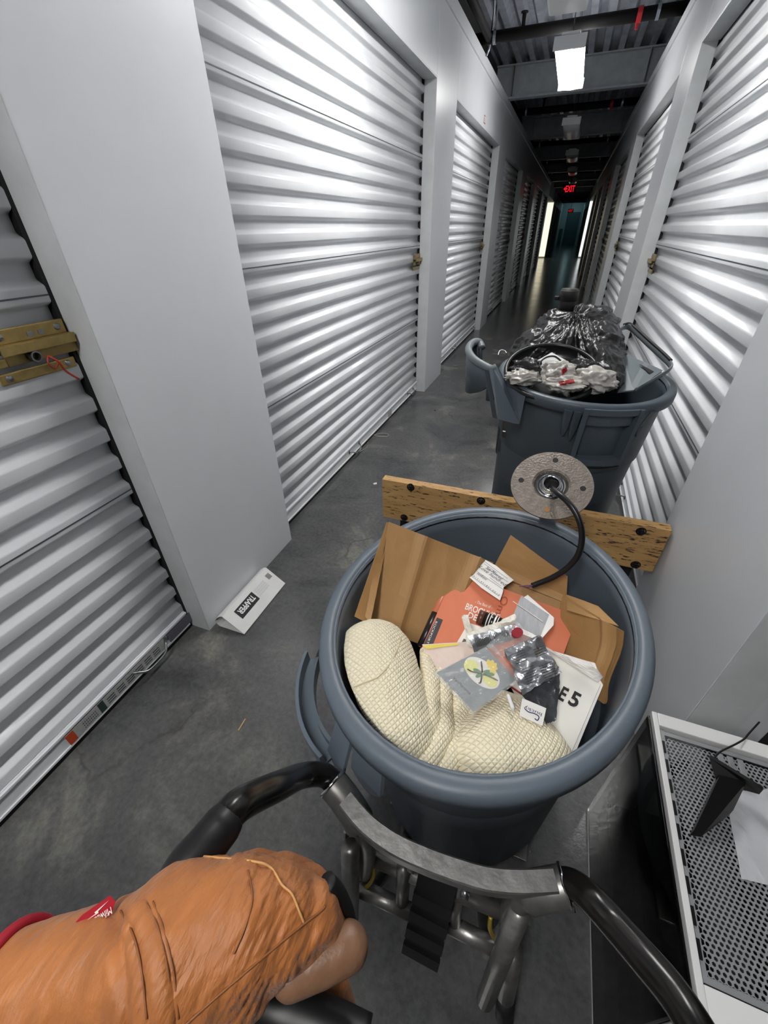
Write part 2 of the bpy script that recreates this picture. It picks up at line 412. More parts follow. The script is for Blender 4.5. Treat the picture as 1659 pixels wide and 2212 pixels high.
# end wall with its door
M_teal = mat('pale_teal_wall', (150, 170, 172), .5); M_teald = mat('dark_teal_door', (62, 84, 88), .4)
bm = BM(); box(bm, (-1.5, Y1 - .1, 0), (1.0, Y1, ZDECK)); we = struct('wall_end', bm, M_teal)
bm = BM(); box(bm, (-.62, Y1 - .16, .02), (.34, Y1 - .101, 2.15), .01); box(bm, (-.60, Y1 - .19, 1.0), (-.5, Y1 - .16, 1.04), .005)
de = struct('door_30', bm, M_teald)
bm = BM(); box(bm, (-.68, Y1 - .15, 0), (-.625, Y1 - .101, 2.2)); box(bm, (.345, Y1 - .15, 0), (.40, Y1 - .101, 2.2)); box(bm, (-.625, Y1 - .15, 2.155), (.345, Y1 - .101, 2.2)); obj('door_frame', bm, M_teal, de)
bm = BM(); box(bm, (-.98, Y1 - .14, 0), (-.74, Y1 - .101, 1.1), .01); obj('low_door_panel', bm, M_teald, we)

# ================================================================ lamps, pipes, signs
M_lens = mat('lit_lens', (255, 253, 250), .3, emit=LAMP); M_lens2 = mat('lit_lens_far', (255, 253, 250), .3, emit=LAMP * .6); M_lensoff = mat('unlit_lens', (196, 198, 200), .35)
def fixture(y, lit, label, group=None):
    e = thing('ceiling_light', label, 'light', (-.287, y, 2.40), group)
    bm = BM(); box(bm, (-.352, y, 2.468), (-.222, y + 1.22, 2.495), .006); obj('housing', bm, M_whitep, e)
    bm = BM(); tube(bm, [(-.287, y + .012, 2.437), (-.287, y + 1.208, 2.437)], .110, 24, ry=.040); obj('lens', bm, (M_lens2 if lit == 2 else M_lens) if lit else M_lensoff, e, True)
    for yy in (y - .006, y + 1.206):
        bm = BM(); box(bm, (-.402, yy, 2.40), (-.172, yy + .02, 2.476), .004); obj('end_cap', bm, M_whitep, e)
    for yy in (y + .15, y + 1.07):
        bm = BM(); tube(bm, [(-.287, yy, 2.47), (-.287, yy, ZDECK + .02)], .004, 6); obj('hanger_rod', bm, M_zinc, e)
    bm = BM(); box(bm, (-.315, y + 1.226, 2.405), (-.26, y + 1.27, 2.445), .006); obj('motion_sensor', bm, M_whitep, e)
fixture(-1.36, True, 'lit ceiling light directly above the person holding the cart')
fixture(1.68, True, 'lit ceiling light just above the cart, between person and black bag')
fixture(4.72, 2, 'glaring lit white ceiling light farther down the corridor')
fixture(7.75, False, 'unlit ceiling light just beyond the glaring lit one')
for k in range(2, 5): fixture(4.72 + 3.03 * k, False, ['second unlit ceiling light beyond the glaring lit one', 'third unlit ceiling light beyond the glaring lit one', 'farthest unlit ceiling light, just before the red EXIT sign'][k - 2], 'unlit far ceiling lights')
e = thing('end_fill_lamp', 'added unseen lamp brightening the far teal end wall', 'light', (-.14, 40.6, 2.8))  # lamp added to brighten the end wall, hidden above the beams
bm = BM(); tube(bm, [(-.14, 40.2, 2.80), (-.14, 41.0, 2.80)], .10, 16, ry=.04); obj('lens', bm, mat('end_fill_glow', (190, 235, 240), .3, emit=9.0), e, True)
bm = BM(); tube(bm, [(-.14, 40.6, 2.83), (-.14, 40.6, ZDECK + .02)], .006, 6); obj('hanger_rod', bm, M_zinc, e)
e = thing('ceiling_box', 'white rounded unlit box fixture at the top edge before the glaring light', 'light', (-.29, 3.8, 2.40))
bm = BM(); box(bm, (-.405, 3.45, 2.405), (-.175, 4.08, 2.47), .02); obj('cover', bm, M_whitep, e, True)
bm = BM(); tube(bm, [(-.29, 3.8, 2.46), (-.29, 3.8, ZDECK + .02)], .006, 6); obj('hanger_rod', bm, M_zinc, e)

for k in range(5):
    y = 5.28 + PITCH_M * k
    e = thing('sprinkler_pipe', ['thick black pipe crossing the corridor in front of the glaring light', 'black pipe crossing the corridor just beyond the glaring light'][k] if k < 2 else ['', '', 'second black pipe crossing the ceiling beyond the glaring light', 'third black pipe crossing the ceiling beyond the glaring light', 'farthest black pipe crossing the dark corridor ceiling'][k], 'pipe', (-.29, y, 2.66), 'far black ceiling pipes' if k > 1 else None)
    bm = BM(); tube(bm, [(-1.13, y, 2.665), (.56, y, 2.665)], .04, 16); obj('pipe', bm, M_pipe, e, True)
    for xx in (-.95, .3):
        bm = BM(); tube(bm, [(xx, y, 2.70), (xx, y, ZDECK + .03)], .006, 6); lathe(bm, [(.041, -.012), (.046, -.012), (.046, .012), (.041, .012)], 16, Matrix.Translation((xx, y, 2.665)) @ Matrix.Rotation(PI / 2, 4, 'Y')); obj('pipe_hanger', bm, M_galv, e)
    bm = BM(); tube(bm, [(-.72, y, 2.70), (-.72, y, 2.78)], .016, 8); lathe(bm, [(0, 2.775), (.03, 2.78), (.03, 2.786), (0, 2.79)], 12, Matrix.Translation((-.72, y, 0)), close=False); obj('sprinkler_head', bm, M_pipe, e)
    if k < 2:
        bm = BM(); lathe(bm, [(.042, -.018), (.048, -.018), (.049, 0), (.048, .018), (.042, .018)], 16, Matrix.Translation((.17, y, 2.665)) @ Matrix.Rotation(PI / 2, 4, 'Y')); box(bm, (.158, y - .01, 2.585), (.178, y + .01, 2.63), .004); obj('red_clamp', bm, M_red, e)
bm = BM(); tube(bm, [(-1.0, 4.12, 2.665), (-1.0, 5.26, 2.665)], .032, 14)
tag(obj('main_pipe', bm, M_pipe, None, True), 'black pipe running lengthwise above the left doors', 'pipe')
bm = BM(); tube(bm, crom([(-.93, 4.12, 2.85), (-.93, 4.6, 2.85), (-.95, 5.1, 2.84), (-1.0, 5.36, 2.66), (-1.03, 5.38, 2.58)], 6), .009, 8)
tag(obj('conduit', bm, M_galv, None, True), 'thin bent steel conduit above the black lengthwise pipe', 'conduit')

M_exit = mat('lit_red_letters', (255, 20, 40), .4, emit=1.3); M_exit2 = mat('dim_red_letters', (255, 40, 50), .4, emit=.5); M_signb = mat('exit_sign_body', (14, 12, 12), .5)
def exit_sign(x, y, z, label, m):
    e = thing('exit_sign', label, 'sign', (x, y, z))
    bm = BM(); box(bm, (x - .18, y, z - .11), (x + .18, y + .05, z + .11), .008); obj('sign_body', bm, M_signb, e)
    bm = BM(); tube(bm, [(x, y + .025, z + .1), (x, y + .025, ZDECK + .03)], .012, 8); obj('stem', bm, M_signb, e)
    letters('lettering', 'EXIT', m, e, (x - .11, y - .001, z - .075), (1, 0, 0), (0, 0, 1), width=.25, height=.15, bold=.012)
    bm = BM(); prism(bm, [(x - .165, y - .002, z), (x - .125, y - .002, z + .04), (x - .125, y - .002, z - .04)], (0, .001, 0)); obj('arrow', bm, m, e)
exit_sign(-.31, 16.0, 2.185, 'bright red EXIT sign hanging over the dark corridor', M_exit)
exit_sign(-.40, 39.0, 2.18, 'dim distant red EXIT sign before the far teal wall', M_exit2)

# stickers on the walls and doors
bm = BM(); box(bm, (XL + .0005, 5.66, 2.18), (XL + .002, 5.75, 2.24)); e = tag(obj('wall_sticker', bm, M_red), 'small red and white square sticker above the second left door', 'sticker')
bm = BM(); box(bm, (XL + .002, 5.67, 2.187), (XL + .0026, 5.74, 2.233)); obj('white_field', bm, M_whitep, e)
letters('lettering', '24', M_red, e, (XL + .0027, 5.685, 2.195), (0, 1, 0), (0, 0, 1), height=.028)
M_ora = mat('orange_label', (186, 70, 34), .5); M_labelw = mat('label_white', (190, 192, 190), .5, col2=(120, 122, 120), nscale=300, stretch=(.2, 6, .2)); M_labelp = mat('grey_violet_label', (96, 96, 108), .5); M_ink = mat('black_ink', (22, 22, 24), .6)
Xs = XLD + .0185
bm = BM(); box(bm, (Xs - .003, .238, .034), (Xs, .62, .078)); e = tag(obj('warning_label', bm, M_labelw), 'long white warning label with orange end on the bottom bar of nearest left door', 'label')
bm = BM(); box(bm, (Xs, .238, .034), (Xs + .0006, .262, .078)); obj('orange_end', bm, M_ora, e)
bm = BM(); box(bm, (Xs, .345, .034), (Xs + .0006, .365, .078)); obj('dark_band', bm, mat('dark_green_ink', (40, 58, 52), .6), e)
bm = BM()
for i in range(14):
    yy = .29 + i * .006 if i < 8 else .375 + (i - 8) * .038
    wd = .003 if i < 8 else .028
    for zz in (.042, .052, .062): box(bm, (Xs, yy, zz), (Xs + .0005, yy + wd, zz + .003))
obj('small_print', bm, M_ink, e, kind='stuff')
bm = BM(); box(bm, (Xs - .003, .64, .034), (Xs, .76, .078)); e = tag(obj('door_label', bm, M_labelp), 'grey violet label beside the warning label on nearest left door', 'label')
bm = BM(); box(bm, (XLD + .0155, 3.02, .03), (XLD + .0185, 3.10, .075)); tag(obj('door_sticker', bm, M_labelw), 'small white sticker on the bottom bar of the second left door', 'label')
# pull cords lying at the second left door
M_cord = mat('grey_cord', (150, 150, 146), .7)
bm = BM(); c0 = pz(808, 940, .05)
tube(bm, crom([c0, pz(822, 936, .012), pz(838, 938, .006), pz(836, 943, .006), pz(815, 942, .02), c0], 6), .003, 6)
tag(obj('pull_cord', bm, M_cord, None, True), 'looped grey pull cord beside the handle of the second left door', 'cord')
bm = BM(); tube(bm, crom([pz(795, 956, .04), pz(792, 966, .006), pz(780, 974, .004), pz(774, 974, .004)], 6), .0025, 6)
tag(obj('cord_end', bm, M_cord, None, True), 'short grey cord trailing on floor under second left door handle', 'cord')
# red tag wire on the nearest latch
bm = BM(); q = V((XLD + .04, .66, 1.075)); tube(bm, crom([q, q + V((.012, .01, -.015)), q + V((.008, .02, -.04)), q + V((.012, .04, -.065))], 5), .0025, 6); tube(bm, crom([q, q + V((.01, -.012, -.012)), q + V((.004, .0, -.03)), q + V((.006, .012, -.02))], 5), .0018, 6)
tag(obj('seal_wire', bm, mat('red_seal_wire', (150, 40, 20), .5), None, True), 'red seal wire hanging from the brass latch of nearest left door', 'seal')

# floor litter
M_match = mat('pale_stick_wood', (190, 160, 110), .7)
bm = BM(); a, c = pz(515, 1578, .003), pz(530, 1553, .003); tube(bm, [a, c], .0022, 6); tag(obj('wood_splinter', bm, M_match), 'thin pale wood splinter lying on the floor beside cart', 'splinter')
bm = BM(); a = pz(806, 1045, .0); prism(bm, [a, a + V((.02, .01, .004)), a + V((.028, -.004, .003)), a + V((.01, -.012, 0))], (0, 0, .004)); tag(obj('paper_scrap', bm, M_whitep), 'tiny white paper scrap on the floor left of wooden plank', 'scrap')
for (sx_, sy_, lab, nm) in ((940, 886, 'dark pebble on the floor before the gray bin with black bag', 'pebble'), (1090, 2133, 'dark speck on the floor below the cart legs', 'pebble')):
    bm = BM(); bmesh.ops.create_icosphere(bm, subdivisions=2, radius=.006)
    for v in bm.verts: v.co = pz(sx_, sy_, .003) + V((v.co.x * 1.6, v.co.y, v.co.z * .5)) * (1 + .4 * noise.noise(v.co * 200))
    tag(obj(nm, bm, M_black), lab, 'pebble')

# glue trap box on the floor by the left pier
M_card = mat('white_card', (214, 214, 212), .5, col2=(205, 205, 203), nscale=20)
bx0, by0, L_ = -1.038, .785, .30
tp = thing('trap_box', 'white cardboard tunnel trap lying against the left pier', 'box', (bx0 + .05, by0 + .15, 0))
ax = [V((bx0 + .012, 0, .003)), V((bx0, 0, .012)), V((bx0 + .03, 0, .068)), V((bx0 + .042, 0, .072)), V((bx0 + .13, 0, .004))]
def profpath(p):                                     # outline of the folded sleeve with rounded back edge
    return [p[0], p[1], V((bx0 - .004, 0, .03)), V((bx0 + .008, 0, .05)), p[2], p[3], p[4]]
pp = profpath(ax); bm = BM(); N = len(pp)
cen = sum(pp, V()) / N
outer = [[bm.verts.new((q.x, by0 + yy, q.z)) for q in pp] for yy in (0, L_)]
inner = [[bm.verts.new((q.x + (cen.x - q.x) * .035, by0 + yy, q.z + (cen.z - q.z) * .05)) for q in pp] for yy in (0, L_)]
for i in range(N):
    j = (i + 1) % N
    bm.faces.new((outer[0][i], outer[0][j], outer[1][j], outer[1][i])); bm.faces.new((inner[0][i], inner[1][i], inner[1][j], inner[0][j]))
    for s in (0, 1): bm.faces.new((outer[s][i], inner[s][i], inner[s][j], outer[s][j]))
obj('sleeve', bm, M_card, tp)
fa, fb = pp[5], pp[6]; fd = (fb - fa).normalized(); fn_ = fd.cross(V((0, 1, 0)));
if fn_.z < 0: fn_ = -fn_
def fp(u, yy, l=0.0006): return V((fa.x, by0 + yy, fa.z)) + fd * u + fn_ * l
bm = BM(); prism(bm, [fp(.022, .045), fp(.068, .045), fp(.068, .162), fp(.022, .162)], fn_ * .0003); obj('label_field', bm, M_ink, tp)
letters('lettering', 'TRAPPER', M_whitep, tp, fp(.031, .152, .0012), (0, -1, 0), fd, width=.098, height=.024, bold=.03)
bm = BM()
for i in range(7):
    for j in range(4): prism(bm, [fp(.026 + j * .010, .172 + i * .010), fp(.026 + j * .010 + .0075, .172 + i * .010), fp(.026 + j * .010 + .0075, .172 + i * .010 + .0085), fp(.026 + j * .010, .172 + i * .010 + .0085)], fn_ * .0002)
obj('printed_grid', bm, mat('pale_grey_print', (196, 196, 198), .6), tp)
bm = BM()
for i in range(9): prism(bm, [fp(.02, .262 + i * .0027), fp(.046, .262 + i * .0027), fp(.046, .262 + i * .0027 + .0013), fp(.02, .262 + i * .0027 + .0013)], fn_ * .0003)
obj('barcode', bm, mat('grey_print', (110, 108, 108), .6), tp)

# ================================================================ waste bins
M_bin = mat('grey_bin_plastic', (94, 104, 114), .42, col2=(85, 95, 105), nscale=5, bump=.04, bscale=140, rvar=.06)
M_bin2 = mat('grey_green_bin_plastic', (74, 84, 92), .42, col2=(66, 76, 84), nscale=6, bump=.04, bscale=140, rvar=.06)
def bin_body(M, R, Hh, rb, m, e, panel=None):
    """tapered round bin: body with a step, thick rolled rim"""
    r1 = R - .026
    bm = BM()
    def rad(w_): return rb + (r1 - rb) * w_ / Hh
    zs = Hh * .70
    prof = [(0, 0), (rb - .02, 0), (rb, .02), (rad(zs) - .008, zs - .012), (rad(zs) + .002, zs), (r1, Hh - .045), (r1, Hh - .004), (r1 - .005, Hh - .004), (r1 - .005, Hh - .045), (rad(zs) - .005, zs), (rb - .006, .03), (0, .008)]
    lathe(bm, prof, 72, M, close=False); obj('body', bm, m, e, True)
    bm = BM()
    ri, ro = r1 - .006, R
    ring = [(ri, Hh - .016), (ri + .003, Hh - .005), (ri + .010, Hh), (ro - .010, Hh), (ro - .003, Hh - .004), (ro, Hh - .012), (ro, Hh - .034), (ro - .004, Hh - .037), (ro - .007, Hh - .034), (ro - .008, Hh - .014), (ri + .006, Hh - .012)]
    lathe(bm, ring, 96, M); obj('rim', bm, m, e, True)
    return rad
def side_handle(M, ang, R, Hh, rad, m, e, half=math.radians(17)):
    """loop handle standing off the wall under the rim, with two webbed brackets"""
    bm = BM(); ro = R + .048; zt = Hh - .085
    def P_(a, r_, w_): return M @ V((r_ * math.cos(a), r_ * math.sin(a), w_))
    arc = [ang - half + 2 * half * k / 14 for k in range(15)]
    for dr, dz0, dz1 in ((0, -.018, .016), (-.026, -.018, .010)):
        rows = []
        for a in arc:
            bow = 1 - ((a - ang) / half) ** 2 * .25
            r_ = R + (ro - R) * bow + dr
            rows.append([bm.verts.new(P_(a, rr_, ww)) for rr_, ww in ((r_, zt + dz0), (r_, zt + dz1), (r_ + .006, zt + dz1), (r_ + .006, zt + dz0))])
        for A, B in zip(rows, rows[1:]):
            for i in range(4): bm.faces.new((A[i], A[(i + 1) % 4], B[(i + 1) % 4], B[i]))
        bm.faces.new(rows[0]); bm.faces.new(rows[-1])
    rows = []
    for a in arc:                                     # floor of the channel
        bow = 1 - ((a - ang) / half) ** 2 * .25; r_ = R + (ro - R) * bow
        rows.append([bm.verts.new(P_(a, rr_, ww)) for rr_, ww in ((r_ - .024, zt - .018), (r_ - .024, zt - .012), (r_ + .004, zt - .012), (r_ + .004, zt - .018))])
    for A, B in zip(rows, rows[1:]):
        for i in range(4): bm.faces.new((A[i], A[(i + 1) % 4], B[(i + 1) % 4], B[i]))
    bm.faces.new(rows[0]); bm.faces.new(rows[-1])
    obj('handle', bm, m, e)
    for s in (-1, 1):                                 # bracket: two rounded flaps with a slot, falling from the rim
        bm = BM()
        for o_, wid, dep in ((0.0, .044, .10), (.050, .062, .088)):
            a0 = ang + s * (half + (o_ - .012) / R); a1 = a0 + s * wid / R
            pts = []
            r0 = R - .004
            for t in range(9):
                u = t / 8; a = a0 + (a1 - a0) * u; pts.append((a, Hh - .03 - dep * (.62 + .38 * math.sin(PI * u))))
            poly = [P_(a0, r0, Hh - .02)] + [P_(a, r0 + .030 * (1 - o_ / .1), z) for a, z in pts] + [P_(a1, r0, Hh - .02)]
            n_ = (P_(ang, R + 1, 0) - P_(ang, R, 0)).normalized()
            prism(bm, poly, -n_ * .006)
        obj('handle_bracket', bm, m, e)

# --- near bin on the hand truck, tilted back
NB = V((-.06, -.05, 1)).normalized(); CB = V((-.032, .581, .706)); HB = .66; RB = .305
_ex = V((1, 0, 0)); _ex = (_ex - NB * _ex.dot(NB)).normalized(); _ey = NB.cross(_ex); BB = CB - NB * HB
_x = (_ex * .98 - _ey * .19) * (.299 / RB); _y = (_ex * .19 + _ey * .98) * (.341 / RB)      # the soft bin is squeezed slightly oval
MB1 = Matrix(((_x.x, _y.x, NB.x, BB.x), (_x.y, _y.y, NB.y, BB.y), (_x.z, _y.z, NB.z, BB.z), (0, 0, 0, 1)))
bin1 = thing('waste_bin', 'blue grey round plastic bin full of papers on the hand truck', 'bin', BB)
rad1 = bin_body(MB1, RB, HB, .232, M_bin, bin1)
side_handle(MB1, math.radians(231), RB, HB, rad1, M_bin, bin1)
MB1i = MB1.inverted()
def keep_inside(me, marg=.008, zmin=.02):
    """push vertices of a soft thing back inside the near bin"""
    for v in me.vertices:
        q = MB1i @ v.co; r_ = math.hypot(q.x, q.y); rm = (rad1(min(q.z, HB)) - .006 - marg)
        if q.z < HB - .002 and r_ > rm: q.x *= rm / r_; q.y *= rm / r_
        q.z = max(q.z, zmin); v.co = MB1 @ q

# --- far bin standing on the floor
M2 = Matrix.Translation((.115, 1.735, .0)) @ Matrix.Rotation(math.radians(2.5), 4, 'X') @ Matrix.Rotation(math.radians(1.5), 4, 'Y')
H2 = .86
bin2 = thing('waste_bin', 'dark grey round bin holding a black trash bag', 'bin', (.115, 1.735, 0))
rad2 = bin_body(M2, .305, H2, .235, M_bin2, bin2)
# moulded handle frame on the side facing the cart
def cyl2(a, w_, off=0.0, b=None):
    r_ = rad2(w_) + off; return M2 @ V((r_ * math.cos(a), r_ * math.sin(a), w_))
def patch2(bm, a0, a1, w0, w1, o0, o1, n=8):
    rows = []
    for k in range(n + 1):
        a = a0 + (a1 - a0) * k / n
        rows.append([bm.verts.new(cyl2(a, ww, oo)) for ww, oo in ((w0, o0), (w1, o0), (w1, o1), (w0, o1))])
    for A, B in zip(rows, rows[1:]):
        for i in range(4): bm.faces.new((A[i], A[(i + 1) % 4], B[(i + 1) % 4], B[i]))
    bm.faces.new(rows[0]); bm.faces.new(rows[-1])
aF = math.radians(-72)
bm = BM()
patch2(bm, aF - .30, aF - .25, .665, .85, -.002, .040); patch2(bm, aF + .25, aF + .30, .665, .85, -.002, .040)
patch2(bm, aF - .30, aF + .30, .645, .668, -.002, .038); patch2(bm, aF - .30, aF + .30, .83, .85, -.002, .036)
obj('handle', bm, M_bin2, bin2)
bm = BM(); patch2(bm, aF - .24, aF + .24, .79, .83, .0, .022); obj('handle_web', bm, M_bin2, bin2)
for s in (-1, 1):
    bm = BM()
    for da, dw in ((.31, .11), (.40, .10)):
        pts = [cyl2(aF + s * da, .835, .034), cyl2(aF + s * (da + .075), .835, .034)] + [cyl2(aF + s * (da + .075 * (1 - u / 6)), .835 - dw * (.6 + .4 * math.sin(PI * u / 6)), .016) for u in range(7)]
        prism(bm, pts, (cyl2(aF, .8, 0) - cyl2(aF, .8, .02)) * .8)
    obj('handle_bracket', bm, M_bin2, bin2)
bm = BM(); patch2(bm, aF - .55, aF + .42, .60, .615, -.002, .006, 16); patch2(bm, aF - .55, aF - .52, .15, .61, -.002, .005, 3); obj('moulded_rib', bm, M_bin2, bin2)
bm = BM()
patch2(bm, math.radians(192), math.radians(199), .52, .63, .002, .004, 3)
lb = obj('label_strip', bm, M_ink, bin2)

# ================================================================ plank, lamp flange
def py_(x, y, Y):
    d = ray(x, y); return CAM + d * (Y / d.y)
def wood_material():
    m = bpy.data.materials.new('weathered_plank_wood'); m.use_nodes = True; nt = m.node_tree; b = nt.nodes['Principled BSDF']; L = nt.links.new; N = nt.nodes.new
    tc = N('ShaderNodeTexCoord')
    def nz(sc, s, d):
        mp = N('ShaderNodeMapping'); mp.inputs['Scale'].default_value = sc; L(tc.outputs['Object'], mp.inputs[0])
        n = N('ShaderNodeTexNoise'); n.inputs['Scale'].default_value = s; n.inputs['Detail'].default_value = d; n.inputs['Roughness'].default_value = .6; L(mp.outputs[0], n.inputs[0]); return n
    a = nz((1.2, 5, 9), 6, 5); r = N('ShaderNodeValToRGB'); r.color_ramp.elements[0].position = .3; r.color_ramp.elements[1].position = .72
    r.color_ramp.elements[0].color = lin((166, 126, 76)); r.color_ramp.elements[1].color = lin((200, 160, 104)); L(a.outputs[0], r.inputs[0])
    d = nz((1.8, 11, 11), 16, 6); r2 = N('ShaderNodeValToRGB'); r2.color_ramp.elements[0].position = .575; r2.color_ramp.elements[1].position = .62; r2.color_ramp.elements[0].color = (0, 0, 0, 1); r2.color_ramp.elements[1].color = (1, 1, 1, 1); L(d.outputs[0], r2.inputs[0])
    mx = N('ShaderNodeMix'); mx.data_type = 'RGBA'; L(r2.outputs[0], mx.inputs[0]); L(r.outputs[0], mx.inputs[6]); mx.inputs[7].default_value = lin((44, 32, 22)); L(mx.outputs[2], b.inputs['Base Color'])
    b.inputs['Roughness'].default_value = .6
    bp = N('ShaderNodeBump'); bp.inputs['Strength'].default_value = .35; bp.inputs['Distance'].default_value = .003; bp.invert = True; L(r2.outputs[0], bp.inputs['Height']); L(bp.outputs[0], b.inputs['Normal'])
    return m
pk = thing('bumper_plank', 'weathered wooden plank with black bolts behind the near bin', 'plank', (-.015, 1.29, 0))
bm = BM(); box(bm, (-.503, 1.27, .344), (.470, 1.306, .52), .003); obj('board', bm, wood_material(), pk)
M_bolt = mat('black_bolt', (44, 42, 44), .35, .8)
for bx, by in ((887, 1053), (873, 1118), (1039, 1082), (1385, 1148), (1373, 1220), (1020, 1150)):
    q = py_(bx, by, 1.27); bm = BM()
    lathe(bm, [(0, -.004), (.0155, -.004), (.0155, 0), (.011, .001), (.011, .001)], 18, Matrix.Translation(q) @ Matrix.Rotation(PI / 2, 4, 'X'), close=False)
    lathe(bm, [(0, .009), (.009, .009), (.011, .007), (.011, 0)], 6, Matrix.Translation(q) @ Matrix.Rotation(PI / 2, 4, 'X'), close=False)
    lathe(bm, [(0, .016), (.005, .015), (.0055, .008)], 10, Matrix.Translation(q) @ Matrix.Rotation(PI / 2, 4, 'X'), close=False)
    obj('bolt', bm, M_bolt, pk, False)
for xx in (-.425, .405):
    bm = BM(); box(bm, (xx - .016, 1.306, .006), (xx + .016, 1.332, .505), .003); box(bm, (xx - .03, 1.29, 0), (xx + .03, 1.36, .006)); obj('steel_post', bm, M_black, pk)

M_flange = mat('dull_steel_flange', (138, 130, 122), .42, .7, col2=(112, 104, 96), nscale=70, bump=.25, bscale=220)
M_chrome = mat('chrome', (205, 205, 205), .1, 1.0)
FP = pz(1191, 1046, .83); FN = V((-.05, -.5, .865)).normalized()
FQ = Matrix.Translation(FP) @ FN.to_track_quat('Z', 'Y').to_matrix().to_4x4()
RF = .0875
lp = thing('lamp_pole', 'round steel flange on an upturned pole, black cable coming out', 'pole', FP - FN * .93)
bm = BM(); lathe(bm, [(.040, -.004), (RF, -.004), (RF, 0), (.041, 0), (.037, -.003), (.034, -.012), (.030, -.016), (.030, -.022), (.040, -.022)], 64, FQ); obj('flange', bm, M_flange, lp, False)
bm = BM(); lathe(bm, [(.016, -.02), (.016, .004), (.0185, .006), (.021, .004), (.022, -.006), (.026, -.008), (.030, -.004), (.031, -.016), (.031, -.02)], 48, FQ); obj('socket_ring', bm, M_chrome, lp, True)
bm = BM(); lathe(bm, [(0, -.018), (.017, -.018), (.017, -.022), (0, -.022)], 24, FQ, close=False); obj('socket_bottom', bm, M_black, lp)
bm = BM(); tube(bm, [FP - FN * .02, FP - FN * .93], .019, 20); obj('shaft', bm, M_black, lp, True)
for k in range(4):
    a = math.radians(95 + 90 * k); bm = BM(); lathe(bm, [(0, .0006), (.0062, .0006), (.0062, -.002), (0, -.002)], 16, FQ @ Matrix.Translation((.0655 * math.cos(a), .0655 * math.sin(a), 0)), close=False)
    obj('screw_hole', bm, mat('hole_orange', (150, 108, 62), .7) if k == 2 else M_black, lp)
bm = BM()
cpath = [FP - FN * .012, pz(1200, 1062, .845), pz(1224, 1082, .845), pz(1246, 1112, .83), pz(1257, 1152, .80), pz(1251, 1194, .76), pz(1226, 1226, .715), pz(1192, 1248, .68), pz(1158, 1262, .655), pz(1150, 1265, .652)]
tube(bm, crom(cpath, 8), .0062, 12); obj('cable', bm, mat('black_cable', (20, 20, 22), .32), lp, True)
for dz, mm in ((0, mat('purple_wire', (84, 60, 110), .4)), (.004, mat('copper_wire', (130, 80, 50), .4))):
    bm = BM(); tube(bm, crom([pz(1151, 1265, .652), pz(1140, 1268 - dz * 900, .65), pz(1122, 1265 + dz * 500, .646)], 5), .0016, 6); obj('wire_end', bm, mm, lp)

# ================================================================ things in the near bin
def kraft(nm='kraft'): return mat('kraft_paper', (176, 136, 88), .62, col2=(162, 124, 78), nscale=7, bump=.12, bscale=30)
M_kraft = kraft()
bagA = thing('paper_bag', 'brown paper bag folded flat against the left of the near bin', 'bag', pz(900, 1300, .60))
def foldA(u, v): return .010 * math.exp(-((u - .34) / .05) ** 2) + .012 * math.exp(-((u - .86 + v * .1) / .05) ** 2) - .006 * u
bm = BM(); sheet(bm, [pz(840, 1127, .750), pz(1068, 1216, .64), pz(985, 1420, .50), pz(790, 1350, .56)], .0016, 40, 24, .0012, 20, foldA, 3); obj('front_panel', bm, M_kraft, bagA)
bm = BM(); sheet(bm, [pz(836, 1128, .746), pz(842, 1129, .742), pz(792, 1345, .60), pz(766, 1332, .625)], .0015, 6, 24, .001, 20, None, 5); sheet(bm, [pz(818, 1182, .71), pz(834, 1180, .70), pz(800, 1345, .61), pz(789, 1332, .615)], .0015, 6, 20, .001, 22, None, 8); obj('side_gusset', bm, M_kraft, bagA)
bagB = thing('paper_bag', 'brown paper bag with pointed flap against the far wall of near bin', 'bag', pz(1130, 1250, .60))
def foldB(u, v): return .010 * math.exp(-((v - .62) / .06) ** 2)
bm = BM(); sheet(bm, [pz(1103, 1156, .715), pz(1226, 1246, .675), pz(1222, 1330, .585), pz(1040, 1275, .555)], .0016, 24, 24, .0012, 20, foldB, 13); obj('flap', bm, M_kraft, bagB)
bm = BM(); sheet(bm, [pz(1000, 1222, .60), pz(1215, 1292, .625), pz(1200, 1400, .535), pz(960, 1330, .515)], .0016, 24, 16, .0015, 18, None, 17); obj('lower_panel', bm, M_kraft, bagB)
bagC = thing('paper_bag', 'brown paper bag with layered folded edge at the right of near bin', 'bag', pz(1290, 1400, .60))
def foldC(u, v): return .008 * math.exp(-((u - .82) / .04) ** 2) + .005 * math.sin(v * 7 + u * 3)
for k, dz in enumerate((0, -.012, -.022)):
    bm = BM(); sheet(bm, [pz(1218 - k * 2, 1284, .648 + dz), pz(1332 + k * 8, 1356 + k * 4, .705 + dz), pz(1300 + k * 4, 1520, .575 + dz), pz(1205, 1440, .545 + dz)], .0016, 24, 24, .0014, 18, foldC, 23 + k); obj('fold_layer', bm, M_kraft, bagC)
bm = BM(); sheet(bm, [pz(1224, 1284, .65), pz(1292, 1309, .69), pz(1336, 1352, .705), pz(1225, 1318, .655)], .0016, 12, 8, .001, 18, None, 31); obj('top_flap', bm, M_kraft, bagC)

